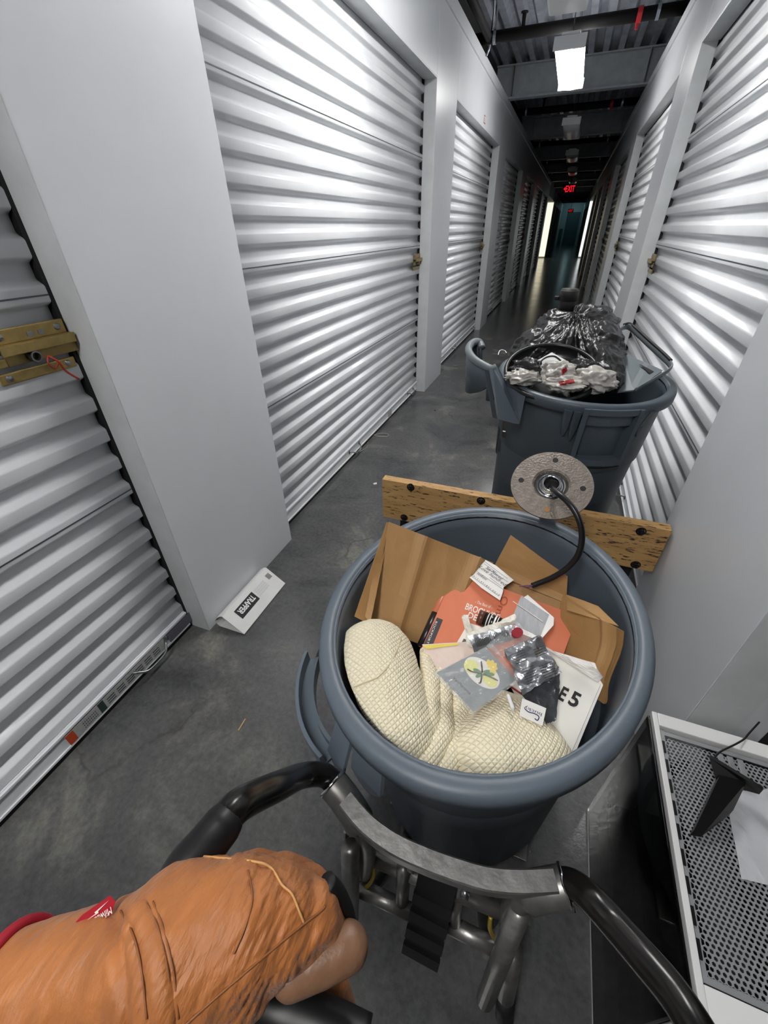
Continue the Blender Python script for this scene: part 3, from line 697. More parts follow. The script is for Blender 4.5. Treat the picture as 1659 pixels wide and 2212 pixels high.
M_orange = mat('orange_cover', (224, 134, 100), .42, col2=(212, 120, 88), nscale=10, coat=.2)
BK = plane3((978, 1231, .622), (1247, 1330, .622), (905, 1396, .552))
book = thing('book', 'orange hardcover book with white title lettering on brown paper', 'book', BK(1080, 1320))
q4 = [(978, 1231), (1247, 1330), (1216, 1416), (1208, 1480), (905, 1396)]
q4 = [(978, 1231), (1247, 1330), (1190, 1490), (905, 1396)]
bm = BM(); prism(bm, [BK(*p) for p in q4], -BK.n * .003); obj('front_cover', bm, M_orange, book)
bm = BM(); prism(bm, [BK(*p, -.0032) for p in ((984, 1236), (1241, 1332), (1184, 1486), (911, 1394))], -BK.n * .012); obj('pages', bm, mat('page_cream', (226, 220, 206), .7), book)
bm = BM(); prism(bm, [BK(*p, -.0155) for p in q4], -BK.n * .003); obj('back_cover', bm, M_orange, book)
bm = BM(); tube(bm, [BK(980, 1232, -.008), BK(940, 1322, -.008)], .0095, 12); obj('spine', bm, M_orange, book, True)
bm = BM(); tube(bm, [BK(940, 1322, -.008), BK(907, 1396, -.008)], .0097, 12); obj('spine_band', bm, mat('gloss_black_print', (34, 30, 34), .25), book, True)
bm = BM(); prism(bm, [BK(*p, .0004) for p in ((944, 1334), (957, 1339), (934, 1396), (913, 1396))], BK.n * .0003); obj('cover_band', bm, mat('charcoal_print', (72, 68, 72), .4), book)
M_wprint = mat('white_print', (238, 232, 224), .5)
def txt(P, s, a, b, h=None, m=M_ink, par=None, lift=.001, sh=0, bold=0, nm='lettering', wfit=True):
    A, B = P(*a, lift), P(*b, lift); xd = B - A
    return letters(nm, s, m, par, A, xd, P.n.cross(xd), width=xd.length if wfit else None, height=h, shear=sh, bold=bold)
txt(BK, '- The Best of -', (1026, 1303), (1062, 1316), .008, M_wprint, book)
txt(BK, 'BROCHURE', (1004, 1316), (1076, 1342), .016, M_wprint, book, bold=.015)
txt(BK, 'DESIGN', (1009, 1334), (1066, 1357), .015, M_wprint, book, bold=.015)
txt(BK, 'Om', (1085, 1287), (1070, 1325), .016, mat('dark_orange_print', (168, 80, 50), .5), book)
txt(BK, 'ROCKPORT', (941, 1342), (921, 1390), .005, M_wprint, book)
bm = BM(); prism(bm, [BK(*p, .0004) for p in ((1012, 1345), (1060, 1362), (1030, 1400), (985, 1392))], BK.n * .0003); obj('white_panel', bm, M_wprint, book)
bm = BM(); prism(bm, [BK(*p, .0009) for p in ((1002, 1380), (1014, 1384), (1008, 1396), (994, 1393))], BK.n * .0002); obj('grey_square', bm, mat('grey_print2', (90, 92, 96), .5), book)

M_paper = mat('white_paper', (232, 230, 226), .6, bump=.05, bscale=40)
RC = plane3((1037, 1203, .648), (1106, 1255, .642), (1006, 1240, .630))
rc = thing('torn_note', 'torn white paper slip with handwriting above the orange book', 'paper', RC(1055, 1245))
bm = BM(); prism(bm, [RC(*p) for p in ((1037, 1203), (1072, 1222), (1094, 1240), (1110, 1253), (1101, 1259), (1088, 1268), (1086, 1280), (1080, 1297), (1040, 1270), (1006, 1240))], -RC.n * .0008); obj('slip', bm, M_paper, rc)
M_pen = mat('blue_black_pen', (50, 54, 70), .5); M_faint = mat('faint_print', (150, 150, 156), .6)
txt(RC, 'Sue Monreal', (1048, 1228), (1084, 1254), .0085, M_pen, rc, sh=.4)
txt(RC, 'Love hundred', (1034, 1226), (1092, 1268), .0085, M_pen, rc, sh=.4, nm='lettering')
txt(RC, 'tenKent', (1030, 1240), (1050, 1255), .007, M_pen, rc, sh=.4)
txt(RC, '0 0 1 2 1 4 7 1 8 0 1  0 0 1 0', (1018, 1243), (1078, 1288), .004, M_ink, rc)
bm = BM()
for a, c in (((1040, 1208), (1012, 1240)), ((1012, 1240), (1078, 1288)), ((1040, 1208), (1096, 1250)), ((1054, 1228), (1098, 1258)), ((1030, 1234), (1088, 1274)), ((1046, 1218), (1074, 1238)), ((1058, 1248), (1082, 1266))):
    A, B = RC(*a, .0004), RC(*c, .0004); s_ = (B - A).cross(RC.n).normalized() * .0004; prism(bm, [A - s_, B - s_, B + s_, A + s_], RC.n * .0003)
obj('ruled_line', bm, M_faint, rc)

M_foilg = mat('grey_foil_card', (140, 141, 144), .4, .2, col2=(104, 106, 110), nscale=14, stretch=(6, 1, 1))
GC = plane3((1138, 1284, .652), (1197, 1335, .655), (1100, 1350, .638))
gc = thing('foil_card', 'grey foil card on a white backing lying on the orange book', 'card', GC(1150, 1330))
bm = BM(); prism(bm, [GC(*p) for p in ((1132, 1290), (1140, 1285), (1197, 1334), (1196, 1350), (1166, 1384), (1110, 1362))], -GC.n * .0015); obj('backing', bm, M_paper, gc)
bm = BM(); prism(bm, [GC(*p, .0008) for p in ((1126, 1287), (1186, 1328), (1166, 1378), (1150, 1368), (1102, 1345))], -GC.n * .0007); obj('foil', bm, M_foilg, gc)
bm = BM(); a, c = GC(1108, 1300, .0016), GC(1172, 1344, .0016); s_ = (c - a).cross(GC.n).normalized() * .0006; prism(bm, [a - s_, c - s_, c + s_, a + s_], GC.n * .0005); obj('crease', bm, M_wprint, gc)

bm = BM(); tube(bm, [pz(1032, 1356, .635), pz(1045, 1322, .648)], .004, 8)
cy = thing('lipstick_tube', 'small black and brown cylinder lying on the book title', 'tube', pz(1055, 1345, .63)); bm.free()
bm = BM(); tube(bm, [pz(1046, 1338, .636), pz(1080, 1352, .636)], .0165, 24); obj('barrel', bm, mat('gloss_black_label', (26, 24, 26), .22), cy, True)
bm = BM(); tube(bm, [pz(1034, 1333, .636), pz(1046, 1338, .636)], .016, 24); obj('end_band', bm, mat('gloss_brown', (92, 56, 42), .3), cy, True)
for t in (.2, .36, .62, .8):
    a, c = pz(1046, 1338, .636), pz(1080, 1352, .636); p0 = a + (c - a) * t; bm = BM(); tube(bm, [p0, p0 + (c - a) * (.05 if t != .62 else .1)], .0168, 24, cap=False); obj('white_stripe', bm, M_wprint, cy, True)
M_wpap = mat('cream_wrapper', (226, 222, 210), .5)
bm = BM(); sheet(bm, [pz(1012, 1368, .640), pz(1112, 1326, .655), pz(1113, 1346, .648), pz(1030, 1395, .630)], .001, 30, 10, .006, 40, lambda u, v: .008 * math.sin(PI * v), 41)
tag(obj('paper_strip', bm, M_wpap), 'crumpled white paper strip across the orange book', 'paper')
bm = BM(); sheet(bm, [pz(998, 1330, .635), pz(1012, 1328, .640), pz(1026, 1398, .628), pz(1010, 1396, .622)], .001, 8, 24, .005, 50, lambda u, v: .006 * math.sin(v * 9), 43)
tag(obj('paper_twist', bm, M_wpap), 'twisted cream paper ribbon left of the white paper strip', 'paper')

bm = BM(); sheet(bm, [pz(912, 1392, .592), pz(1046, 1384, .606), pz(1060, 1440, .592), pz(935, 1480, .575)], .001, 14, 10, .001, 20, None, 47)
e = tag(obj('pink_paper', bm, mat('pale_pink_paper', (224, 206, 196), .6, col2=(214, 192, 182), nscale=60)), 'pale pink paper under the clear sachet beside the cream pillow', 'paper')
bm = BM(); sheet(bm, [pz(913, 1394, .5945), pz(990, 1389, .6015), pz(990, 1393, .6005), pz(922, 1402, .592)], .001, 4, 2); obj('yellow_edge', bm, mat('yellow_print', (226, 206, 90), .6), e)

# white board with large numeral
WB = plane3((1298, 1474, .612), (1228, 1640, .545), (1150, 1388, .595))
wb = thing('white_board', 'white cardboard sheet with black numeral at the right of near bin', 'board', WB(1220, 1520))
bm = BM(); prism(bm, [WB(*p) for p in ((1128, 1396), (1165, 1392), (1298, 1476), (1228, 1640), (1170, 1610), (1100, 1478))], -WB.n * .0025); obj('sheet', bm, mat('white_board_card', (226, 225, 218), .5), wb)
bm = BM(); prism(bm, [WB(*p, -.004) for p in ((1160, 1388), (1180, 1396), (1306, 1470), (1240, 1630), (1228, 1641), (1120, 1450))], -WB.n * .0025); obj('under_sheet', bm, M_paper, wb)
txt(WB, 'E', (1204, 1508), (1217, 1516), .026, M_ink, wb, bold=.03); txt(WB, '5', (1226, 1519), (1245, 1530), .027, M_ink, wb, bold=.03)
txt(WB, 'o', (1196, 1440), (1206, 1446), .008, M_ink, wb, bold=.02); txt(WB, 'o', (1226, 1487), (1229, 1489), .003, M_ink, wb)
bm = BM(); tube(bm, [WB(1098, 1480, .002), WB(1128, 1500, .002)], .0022, 6); obj('red_edge', bm, M_red, wb)
bm = BM(); sheet(bm, [pz(1180, 1402, .612), pz(1285, 1432, .638), pz(1302, 1462, .628), pz(1292, 1474, .622)], .001, 26, 10, .006, 45, lambda u, v: .012 * u * math.sin(PI * v), 51)
tag(obj('crumpled_paper', bm, M_paper), 'crumpled white paper at the corner of the white board', 'paper')

# cream memory-foam neck pillow
def pillow_material():
    m = bpy.data.materials.new('cream_waffle_knit'); m.use_nodes = True; nt = m.node_tree; b = nt.nodes['Principled BSDF']; L = nt.links.new; N = nt.nodes.new
    tc = N('ShaderNodeTexCoord'); outs = []
    for vec in ((.82, -.40, -.41), (.50, .82, -.28)):
        d = N('ShaderNodeVectorMath'); d.operation = 'DOT_PRODUCT'; d.inputs[1].default_value = vec; L(tc.outputs['Object'], d.inputs[0])
        k = N('ShaderNodeMath'); k.operation = 'MULTIPLY'; k.inputs[1].default_value = PI / .0068; L(d.outputs['Value'], k.inputs[0])
        s = N('ShaderNodeMath'); s.operation = 'SINE'; L(k.outputs[0], s.inputs[0])
        a = N('ShaderNodeMath'); a.operation = 'ABSOLUTE'; L(s.outputs[0], a.inputs[0])
        p = N('ShaderNodeMath'); p.operation = 'POWER'; p.inputs[1].default_value = .6; L(a.outputs[0], p.inputs[0]); outs.append(p)
    mn = N('ShaderNodeMath'); mn.operation = 'MINIMUM'; L(outs[0].outputs[0], mn.inputs[0]); L(outs[1].outputs[0], mn.inputs[1])
    bp = N('ShaderNodeBump'); bp.inputs['Strength'].default_value = .8; bp.inputs['Distance'].default_value = .0028; L(mn.outputs[0], bp.inputs['Height']); L(bp.outputs[0], b.inputs['Normal'])
    b.inputs['Base Color'].default_value = lin((238, 228, 198)); b.inputs['Roughness'].default_value = .75; b.inputs['Sheen Weight'].default_value = .15
    return m
M_pil = pillow_material()
def soft(segs, voxel=.003, it=5):
    bm = BM()
    for a, ra, c, rc in segs: capsule(bm, pz(*a), ra, pz(*c), rc)
    me = remeshed(bm, voxel, it, 'pillow'); keep_inside(me)
    NN = [v.normal.copy() for v in me.vertices]
    for v, n_ in zip(me.vertices, NN): v.co += n_ * .0018 * noise.noise(v.co * 38)
    return me
pm = soft([((808, 1428, .590), .083, (818, 1500, .590), .089), ((818, 1500, .590), .089, (845, 1590, .580), .082), ((845, 1590, .58), .08, (890, 1640, .565), .05)], .003, 8)
pillow = tag(obj('neck_pillow', pm, M_pil, None, True), 'cream waffle-knit neck pillow filling the front of near bin', 'pillow')
for segs in ([((916, 1408, .575), .010, (930, 1470, .592), .019), ((930, 1470, .592), .019, (924, 1560, .602), .024), ((924, 1560, .602), .024, (872, 1655, .600), .028)],
             [((936, 1420, .565), .010, (958, 1490, .582), .016), ((958, 1490, .582), .016, (956, 1580, .594), .021), ((956, 1580, .594), .021, (908, 1675, .597), .026)],
             [((962, 1440, .555), .012, (996, 1525, .566), .020), ((996, 1525, .566), .020, (990, 1600, .578), .022), ((990, 1600, .578), .022, (950, 1685, .586), .024)]):
    obj('fold', soft(segs, .0025, 5), M_pil, pillow, True)
pm2 = soft([((1090, 1585, .540), .074, (1066, 1650, .555), .080), ((1090, 1585, .54), .074, (1142, 1640, .550), .072), ((1066, 1650, .555), .08, (1150, 1655, .552), .072)], .003, 8)
lob2 = obj('lobe', pm2, M_pil, pillow, True)
tv = bvh_of(pm); M_seamc = mat('cream_seam', (206, 192, 156), .8)
tv2 = bvh_of(pm2)
for pts in (((842, 1332), (858, 1352), (866, 1378), (856, 1408), (838, 1440), (816, 1464)), ((728, 1500), (745, 1494), (765, 1484), (790, 1474), (816, 1464)), ((1185, 1530), (1198, 1555), (1208, 1590), (1210, 1640))):
    P3 = [hit(tv2 if pts[0][0] > 1000 else tv, x, y, .0004) for x, y in pts]; P3 = [p for p in P3 if p]
    if len(P3) > 2: bm = BM(); tube(bm, crom(P3, 6), .0014, 6); obj('seam', bm, M_seamc, pillow, True)
TG = plane3((1128, 1508, .640), (1180, 1530, .640), (1122, 1545, .622))
tgo = obj('sewn_label', (lambda b_: (prism(b_, [TG(*p) for p in ((1128, 1508), (1180, 1530), (1172, 1568), (1122, 1546))], -TG.n * .0012), b_)[1])(BM()), M_paper, pillow)
tgo['label'] = 'white fabric label with dark blue lettering'
M_navy = mat('navy_print', (34, 38, 84), .5)
A = TG(1171, 1541, .0006); B = TG(1133, 1524, .0006); xd = B - A
letters('lettering', 'bucky', M_navy, tgo, A, xd, TG.n.cross(xd), width=xd.length, height=.0055)
bm = BM(); tube(bm, crom([TG(1133, 1530, .0006), TG(1142, 1538, .0006), TG(1154, 1541, .0006), TG(1164, 1548, .0006), TG(1161, 1556, .0006), TG(1155, 1552, .0006)], 5), .0009, 6); obj('swoosh', bm, M_navy, tgo)

# air-freshener sachet and foil wrappers
def clear(nm, col, rough=.08, alpha=.25):
    return mat(nm, col, rough, alpha=alpha, spec=.8, bump=.3, bscale=50)
M_film = clear('clear_film', (225, 230, 230), .08, .14); M_foil = mat('silver_foil', (176, 178, 182), .24, .6, col2=(120, 122, 126), nscale=18, bump=.1, bscale=60); M_foild = mat('dark_foil', (104, 106, 110), .25, .5, col2=(50, 50, 54), nscale=22, bump=.25, bscale=60)
SA = plane3((942, 1452, .655), (1050, 1398, .655), (1022, 1540, .640))
sa = thing('scent_sachet', 'clear sachet with grey card and flower oval on the cream pillow', 'sachet', SA(1030, 1465))
bm = BM(); prism(bm, [SA(*p) for p in ((944, 1452), (1050, 1398), (1114, 1468), (1024, 1536))], -SA.n * .003); obj('grey_card', bm, mat('grey_sachet_card', (148, 152, 154), .35, .3, col2=(126, 130, 134), nscale=10), sa)
def ell(cx_, cy_, ax_, bx_, ang, n=32, lift=.0015):
    return [SA(cx_ + ax_ * math.cos(t) * math.cos(ang) - bx_ * math.sin(t) * math.sin(ang), cy_ + ax_ * math.cos(t) * math.sin(ang) + bx_ * math.sin(t) * math.cos(ang), lift) for t in [2 * PI * i / n for i in range(n)]]
aa = math.radians(40)
bm = BM(); prism(bm, ell(1041, 1454, 45, 25, aa, lift=.0004), SA.n * .0004); obj('white_oval', bm, M_wprint, sa)
bm = BM(); prism(bm, ell(1017, 1440, 16, 14, aa, lift=.0009), SA.n * .0003); prism(bm, ell(1058, 1470, 18, 12, aa, lift=.0009), SA.n * .0003); obj('yellow_wash', bm, mat('pale_yellow_print', (232, 228, 130), .5), sa)
bm = BM()
for a_, l_ in ((math.radians(-150), 20), (math.radians(-20), 18), (math.radians(5), 27), (math.radians(150), 14)):
    cx_, cy_ = 1040 + l_ * .5 * math.cos(a_), 1456 + l_ * .5 * math.sin(a_); prism(bm, ell(cx_, cy_, l_ * .55, 4.5, a_, 14, .0013), SA.n * .0003)
obj('green_leaf', bm, mat('leaf_print', (70, 130, 50), .5), sa)
bm = BM()
for k in range(5):
    a_ = math.radians(-100 + 36 * k); prism(bm, ell(1057 + 9 * math.cos(a_), 1443 + 9 * math.sin(a_), 9, 5, a_, 12, .0014 + .0001 * k), SA.n * .0003)
obj('flower', bm, mat('yellow_petal_print', (238, 206, 50), .5), sa)
bm = BM()
for p in (((1039, 1430), (1041, 1450), (1038, 1474), (1033, 1476)), ((1009, 1446), (1020, 1452), (1040, 1456), (1058, 1463), (1075, 1471))):
    tube(bm, crom([SA(*q_, .0017) for q_ in p], 5), .0014, 6)
obj('vanilla_pod', bm, mat('brown_pod_print', (60, 40, 30), .5), sa)
txt(SA, 'Vanillaroma', (977, 1466), (1014, 1502), .006, M_ink, sa, lift=.0008)
bm = BM(); sheet(bm, [SA(934, 1456, .003), SA(1062, 1392, .003), SA(1124, 1470, .003), SA(1020, 1546, .003)], .0003, 24, 24, .0025, 60, None, 61); obj('film', bm, M_film, sa)
bm = BM()
for i in range(10):
    t = i / 9; a, c = SA(936 + t * 84, 1458 + t * 88, .004), SA(944 + t * 82, 1450 + t * 86, .004); tube(bm, [a, c], .0006, 5)
obj('crimped_edge', bm, M_film, sa)

f1 = thing('foil_wrapper', 'small grey foil wrapper with barcode lying by the cream paper ribbon', 'wrapper', pz(1060, 1385, .65))
F1 = plane3((1012, 1376, .652), (1105, 1352, .66), (1022, 1412, .640))
bm = BM(); sheet(bm, [F1(1010, 1374), F1(1106, 1350), F1(1118, 1378), F1(1024, 1410)], .0006, 40, 16, .0035, 20, lambda u, v: .005 * math.sin(PI * v), 71, .03); obj('foil', bm, M_foil, f1)
bm = BM()
for i in range(24):
    if i in (11, 12): continue
    t = .06 + i * .036; x_, y_ = 1018 + t * 84, 1382 - t * 22
    a, c = F1(x_, y_, .0085), F1(x_ + 7, y_ + 20, .0085); s_ = (c - a).cross(F1.n).normalized() * .0006; prism(bm, [a - s_, c - s_, c + s_, a + s_], F1.n * .0003)
obj('barcode', bm, M_ink, f1)
f2 = thing('foil_wrapper', 'large crumpled silver and black foil wrapper beside the clear sachet', 'wrapper', pz(1160, 1440, .65))
F2 = plane3((1094, 1408, .665), (1168, 1376, .665), (1130, 1500, .645))
bm = BM(); sheet(bm, [F2(1090, 1406), F2(1166, 1374), F2(1214, 1452), F2(1128, 1502)], .0006, 40, 40, .0060, 13, lambda u, v: .006 * math.sin(PI * u) + .010 * noise.noise(V((u * 4, v * 4, 2))), 77, .035); obj('foil', bm, M_foil, f2)
bm = BM(); sheet(bm, [F2(1126, 1494, -.004), F2(1212, 1454, -.002), F2(1208, 1552, -.014), F2(1188, 1558, -.016)], .0006, 26, 26, .006, 15, None, 79, .05); obj('dark_tail', bm, M_foild, f2)
bm = BM(); sheet(bm, [F2(1088, 1404, .001), F2(1164, 1372, .001), F2(1170, 1384, .001), F2(1096, 1418, .001)], .0005, 30, 4, .001, 40); obj('crimped_edge', bm, M_foil, f2)
t2 = bvh_of(bpy.data.objects[[o.name for o in f2.children if o.name.startswith('foil')][0]].data)
bm = BM()
rnd = random.Random(4)
for (ox, oy, n_, ln) in ((1106, 1414, 5, 24), (1126, 1448, 7, 28), (1152, 1404, 4, 24), (1164, 1440, 7, 28)):
    for i in range(n_):
        k0 = 0.0
        while k0 < 1:
            k1 = min(1, k0 + rnd.uniform(.12, .32))
            P3 = [hit(t2, ox + i * 2.2 + ln * kk, oy + i * 5.0 - ln * .42 * kk, .0005) for kk in (k0, (k0 + k1) / 2, k1)]; P3 = [p for p in P3 if p]
            if len(P3) > 2: tube(bm, P3, .0004, 4)
            k0 = k1 + .05
obj('small_print', bm, M_ink, f2, kind='stuff')
bm = BM(); F3 = plane3((1090, 1396, .668), (1130, 1350, .668), (1120, 1400, .662)); prism(bm, [F3(1118 + 12 * math.cos(2 * PI * i / 20), 1366 + 11 * math.sin(2 * PI * i / 20)) for i in range(20)], -F3.n * .004)
tag(obj('red_cap', bm, mat('cherry_red', (150, 30, 44), .3)), 'small round dark red disc above the foil wrappers', 'disc')
bm = BM(); sheet(bm, [pz(1050, 1395, .655), pz(1115, 1340, .664), pz(1150, 1375, .664), pz(1085, 1420, .655)], .0003, 16, 16, .003, 50, None, 83)
tag(obj('plastic_film', bm, M_film), 'loose clear plastic film between the two foil wrappers', 'film')
bm = BM(); capsule(bm, pz(1098, 1503, .635), .0032, pz(1107, 1528, .632), .0036); tube(bm, [pz(1107, 1528, .632), pz(1109, 1536, .631)], .0018, 8)
tag(obj('plastic_tip', bm, M_whitep, None, True), 'small white plastic piece on the cream pillow by its label', 'piece')

# ================================================================ things in the far bin
M2i = M2.inverted()
def keep_inside2(me, marg=.006):
    for v in me.vertices:
        q = M2i @ v.co; r_ = math.hypot(q.x, q.y)
        if q.z < H2 + .004:
            rm = .262 - marg - max(0, .03 - (H2 - q.z)) * 0
            rm = min(rm, rad2(min(q.z, H2)) - .008 - marg)
            if r_ > rm: q.x *= rm / r_; q.y *= rm / r_
        v.co = M2 @ q
def crumpled(center, rx, ry, rz, amp, sc, seed, sub=5, rot=0, OCT=4):
    bm = BM(); bmesh.ops.create_icosphere(bm, subdivisions=sub, radius=1)
    R_ = Matrix.Rotation(rot, 3, 'Z')
    for v in bm.verts:
        d = v.co.normalized()
        h = noise.ridged_multi_fractal(d * sc + V((seed, 0, 0)), .9, 2.1, OCT, 1.0, 2.0) - 1.1
        h2 = noise.noise(d * 1.7 + V((0, seed, 0)))
        k = 1 + amp * h + .12 * h2
        v.co = V(center) + R_ @ V((d.x * rx * k, d.y * ry * k, d.z * rz * k))
    return bm
M_trash = mat('black_bag_plastic', (24, 24, 25), .3, spec=.6, bump=.35, bscale=30, bdet=5)
bm = BM()
for a, ra, c, rc in (((1166, 768, 1.66), .112, (1272, 772, 1.62), .128), ((1205, 728, 1.66), .098, (1275, 722, 1.66), .104), ((1282, 770, 1.56), .105, (1296, 815, 1.47), .075), ((1255, 690, 1.67), .05, (1300, 690, 1.67), .045), ((1120, 800, 1.60), .05, (1160, 770, 1.62), .09)):
    capsule(bm, pd(*a), ra, pd(*c), rc)
me = remeshed(bm, .0045, 6, 'trash_bag')
NN = [v.normal.copy() for v in me.vertices]; tc_ = pd(1245, 668, 1.64)
for v, n_ in zip(me.vertices, NN):
    p = v.co; d = p - tc_; a = math.atan2(d.x, d.z)                        # gathers fan out from the knot at the top
    g = noise.ridged_multi_fractal(V((a * 3.2, d.length * 4.0, p.y * 4)), .9, 2.1, 4, 1.0, 2.0) - 1.15
    g2 = noise.ridged_multi_fractal(p * 15, .9, 2.1, 3, 1.0, 2.0) - 1.1
    v.co = p + n_ * (.020 * g + .007 * g2)
keep_inside2(me)
tag(obj('trash_bag', me, M_trash, None, True), 'black plastic trash bag bulging out of the far bin', 'bag')
hp = pd(1224, 656, 1.62)
hs = thing('hose_cuff', 'short black hose end poking up from the black trash bag', 'hose', hp)
bm = BM(); tube(bm, [hp - V((0, 0, .05)), hp + V((.002, 0, .052))], .031, 24); obj('cuff', bm, M_black, hs, True)
bm = BM(); lathe(bm, [(.031, 0), (.035, .002), (.035, .036), (.033, .038), (.028, .036), (.028, 0)], 28, Matrix.Translation(hp + V((.002, 0, .01)))); box(bm, hp + V((-.05, -.008, .012)), hp + V((-.032, .008, .026)), .003); obj('collar', bm, M_black, hs, True)

RNf = V((.03, -.36, .93)).normalized(); rc_ = pd(1192, 800, 1.44); RM = Matrix.Translation(rc_) @ RNf.to_track_quat('Z', 'Y').to_matrix().to_4x4()
rg = thing('round_tray', 'round black tray holding crumpled plastic bags in the far bin', 'tray', rc_)
bm = BM(); lathe(bm, [(0, -.045), (.12, -.045), (.145, -.03), (.148, -.004), (.150, .004), (.158, .004), (.163, -.004), (.158, -.010), (.152, -.010), (.149, -.034), (.122, -.051), (0, -.051)], 64, RM, close=False); obj('dish', bm, mat('black_gloss_tray', (24, 25, 26), .28), rg, True)
bm = BM()
for k in range(8): lathe(bm, [(.10, -.044), (.140, -.044), (.140, -.036), (.10, -.040)], 3, RM, 2 * PI * k / 8, 2 * PI * k / 8 + .16)
obj('spoke', bm, M_black, rg)
M_groc = mat('pale_grey_plastic_bag', (178, 174, 168), .3, spec=.6, bump=.3, bscale=40, alpha=.95); M_grocd = mat('black_thin_bag', (44, 44, 45), .3, bump=.3, bscale=40)
def small_bag(px, py, D, s, m, label, seed, ratio=(1, .9, .7), rot=0):
    c = pd(px, py, D); bm = crumpled(c, s * ratio[0], s * ratio[1], s * ratio[2], .42, 1.25, seed, 5, rot, 3)
    me = bpy.data.meshes.new('crumpled_bag'); bmesh.ops.recalc_face_normals(bm, faces=bm.faces); bm.to_mesh(me); bm.free(); keep_inside2(me, .01)
    return tag(obj('crumpled_bag', me, m, None, True), label, 'bag')
g1 = small_bag(1205, 806, 1.40, .052, M_groc, 'crumpled pale plastic bag with red print in the middle of round tray', 11)
small_bag(1130, 817, 1.42, .050, M_groc, 'crumpled pale plastic bag at the left of round tray', 17, (1.1, .8, .55))
small_bag(1280, 822, 1.38, .070, M_groc, 'large crumpled pale plastic bag at right, against the black trash bag', 23, (1.0, .8, .6))
g2 = small_bag(1222, 829, 1.37, .055, M_groc, 'crumpled pale plastic bag with red print at front of far bin', 29, (1.2, .7, .45))
small_bag(1140, 796, 1.44, .048, M_grocd, 'small crumpled black plastic bag at the left inside round tray', 31, (1.2, .9, .7))
small_bag(1258, 800, 1.43, .048, M_grocd, 'small crumpled black plastic bag at the right inside round tray', 37, (1.0, .9, .8))
for g, pts in ((g1, ((1212, 800), (1222, 792), (1226, 800), (1214, 812))), (g2, ((1206, 825), (1238, 819), (1242, 827), (1210, 833)))):
    tb = bvh_of(g.data); P3 = []
    bm = BM(); n = 8; G = []
    for i in range(n + 1):
        row = []
        for j in range(n + 1):
            u, v_ = i / n, j / n
            x_ = pts[0][0] * (1 - u) * (1 - v_) + pts[1][0] * u * (1 - v_) + pts[2][0] * u * v_ + pts[3][0] * (1 - u) * v_
            y_ = pts[0][1] * (1 - u) * (1 - v_) + pts[1][1] * u * (1 - v_) + pts[2][1] * u * v_ + pts[3][1] * (1 - u) * v_
            h_ = hit(tb, x_, y_, .0012); row.append(bm.verts.new(h_) if h_ else None)
        G.append(row)
    for i in range(n):
        for j in range(n):
            q = (G[i][j], G[i + 1][j], G[i + 1][j + 1], G[i][j + 1])
            if all(q): bm.faces.new(q)
    obj('red_print', bm, M_red, g)
WP = plane3((1165, 770, .90), (1215, 762, .90), (1190, 800, .87))
wp = thing('note_card', 'white card with black ring lying in the round tray', 'card', pd(1180, 790, 1.5))
fq = [pd(1158, 780, 1.425), pd(1192, 761, 1.44), pd(1222, 778, 1.43), pd(1178, 812, 1.41)]
bm = BM(); nn = (fq[1] - fq[0]).cross(fq[3] - fq[0]).normalized(); prism(bm, fq, nn * .003); obj('card', bm, M_whitep, wp)
bm = BM(); tube(bm, crom([pd(1166, 800, 1.40), pd(1166, 784, 1.41), pd(1180, 772, 1.42), pd(1198, 770, 1.42), pd(1212, 780, 1.415)], 6), .003, 8); obj('black_ring', bm, M_black, wp)

# grey scoop with loop handle on the right
M_scoop = mat('grey_scoop_plastic', (104, 112, 116), .42, bump=.03, bscale=120)
sc = thing('dust_scoop', 'grey plastic scoop with open rectangular handle standing in far bin', 'scoop', pd(1390, 800, 1.45))
Q = [pd(1342, 752, 1.56), pd(1372, 774, 1.54), pd(1402, 786, 1.48), pd(1432, 800, 1.44), pd(1372, 842, 1.40), pd(1336, 846, 1.44), pd(1334, 800, 1.52)]
nq = (Q[1] - Q[0]).cross(Q[4] - Q[0]).normalized()
bm = BM(); prism(bm, Q, nq * .006); obj('blade', bm, M_scoop, sc)
loop = [pd(1336, 720, 1.60), pd(1346, 708, 1.62), pd(1358, 706, 1.62), pd(1372, 716, 1.60), pd(1400, 742, 1.53), pd(1430, 769, 1.46), pd(1447, 786, 1.42), pd(1448, 796, 1.41), pd(1436, 806, 1.40), pd(1405, 824, 1.39), pd(1372, 843, 1.385)]
bm = BM(); tube(bm, crom(loop, 5), .0045, 14, ry=.0125, upv=V((.1, -.3, .95))); obj('loop_handle', bm, M_scoop, sc, True)
bm = BM(); tube(bm, crom([p + V((0, .001, .011)) for p in loop[1:7]], 5), .0055, 8); obj('rubber_edge', bm, M_black, sc, True)
bm = BM(); T3 = [pd(1380, 785, 1.49), pd(1412, 802, 1.445), pd(1402, 806, 1.44)]; prism(bm, T3, (CAM - T3[0]).normalized() * .003); obj('slot', bm, M_black, sc)

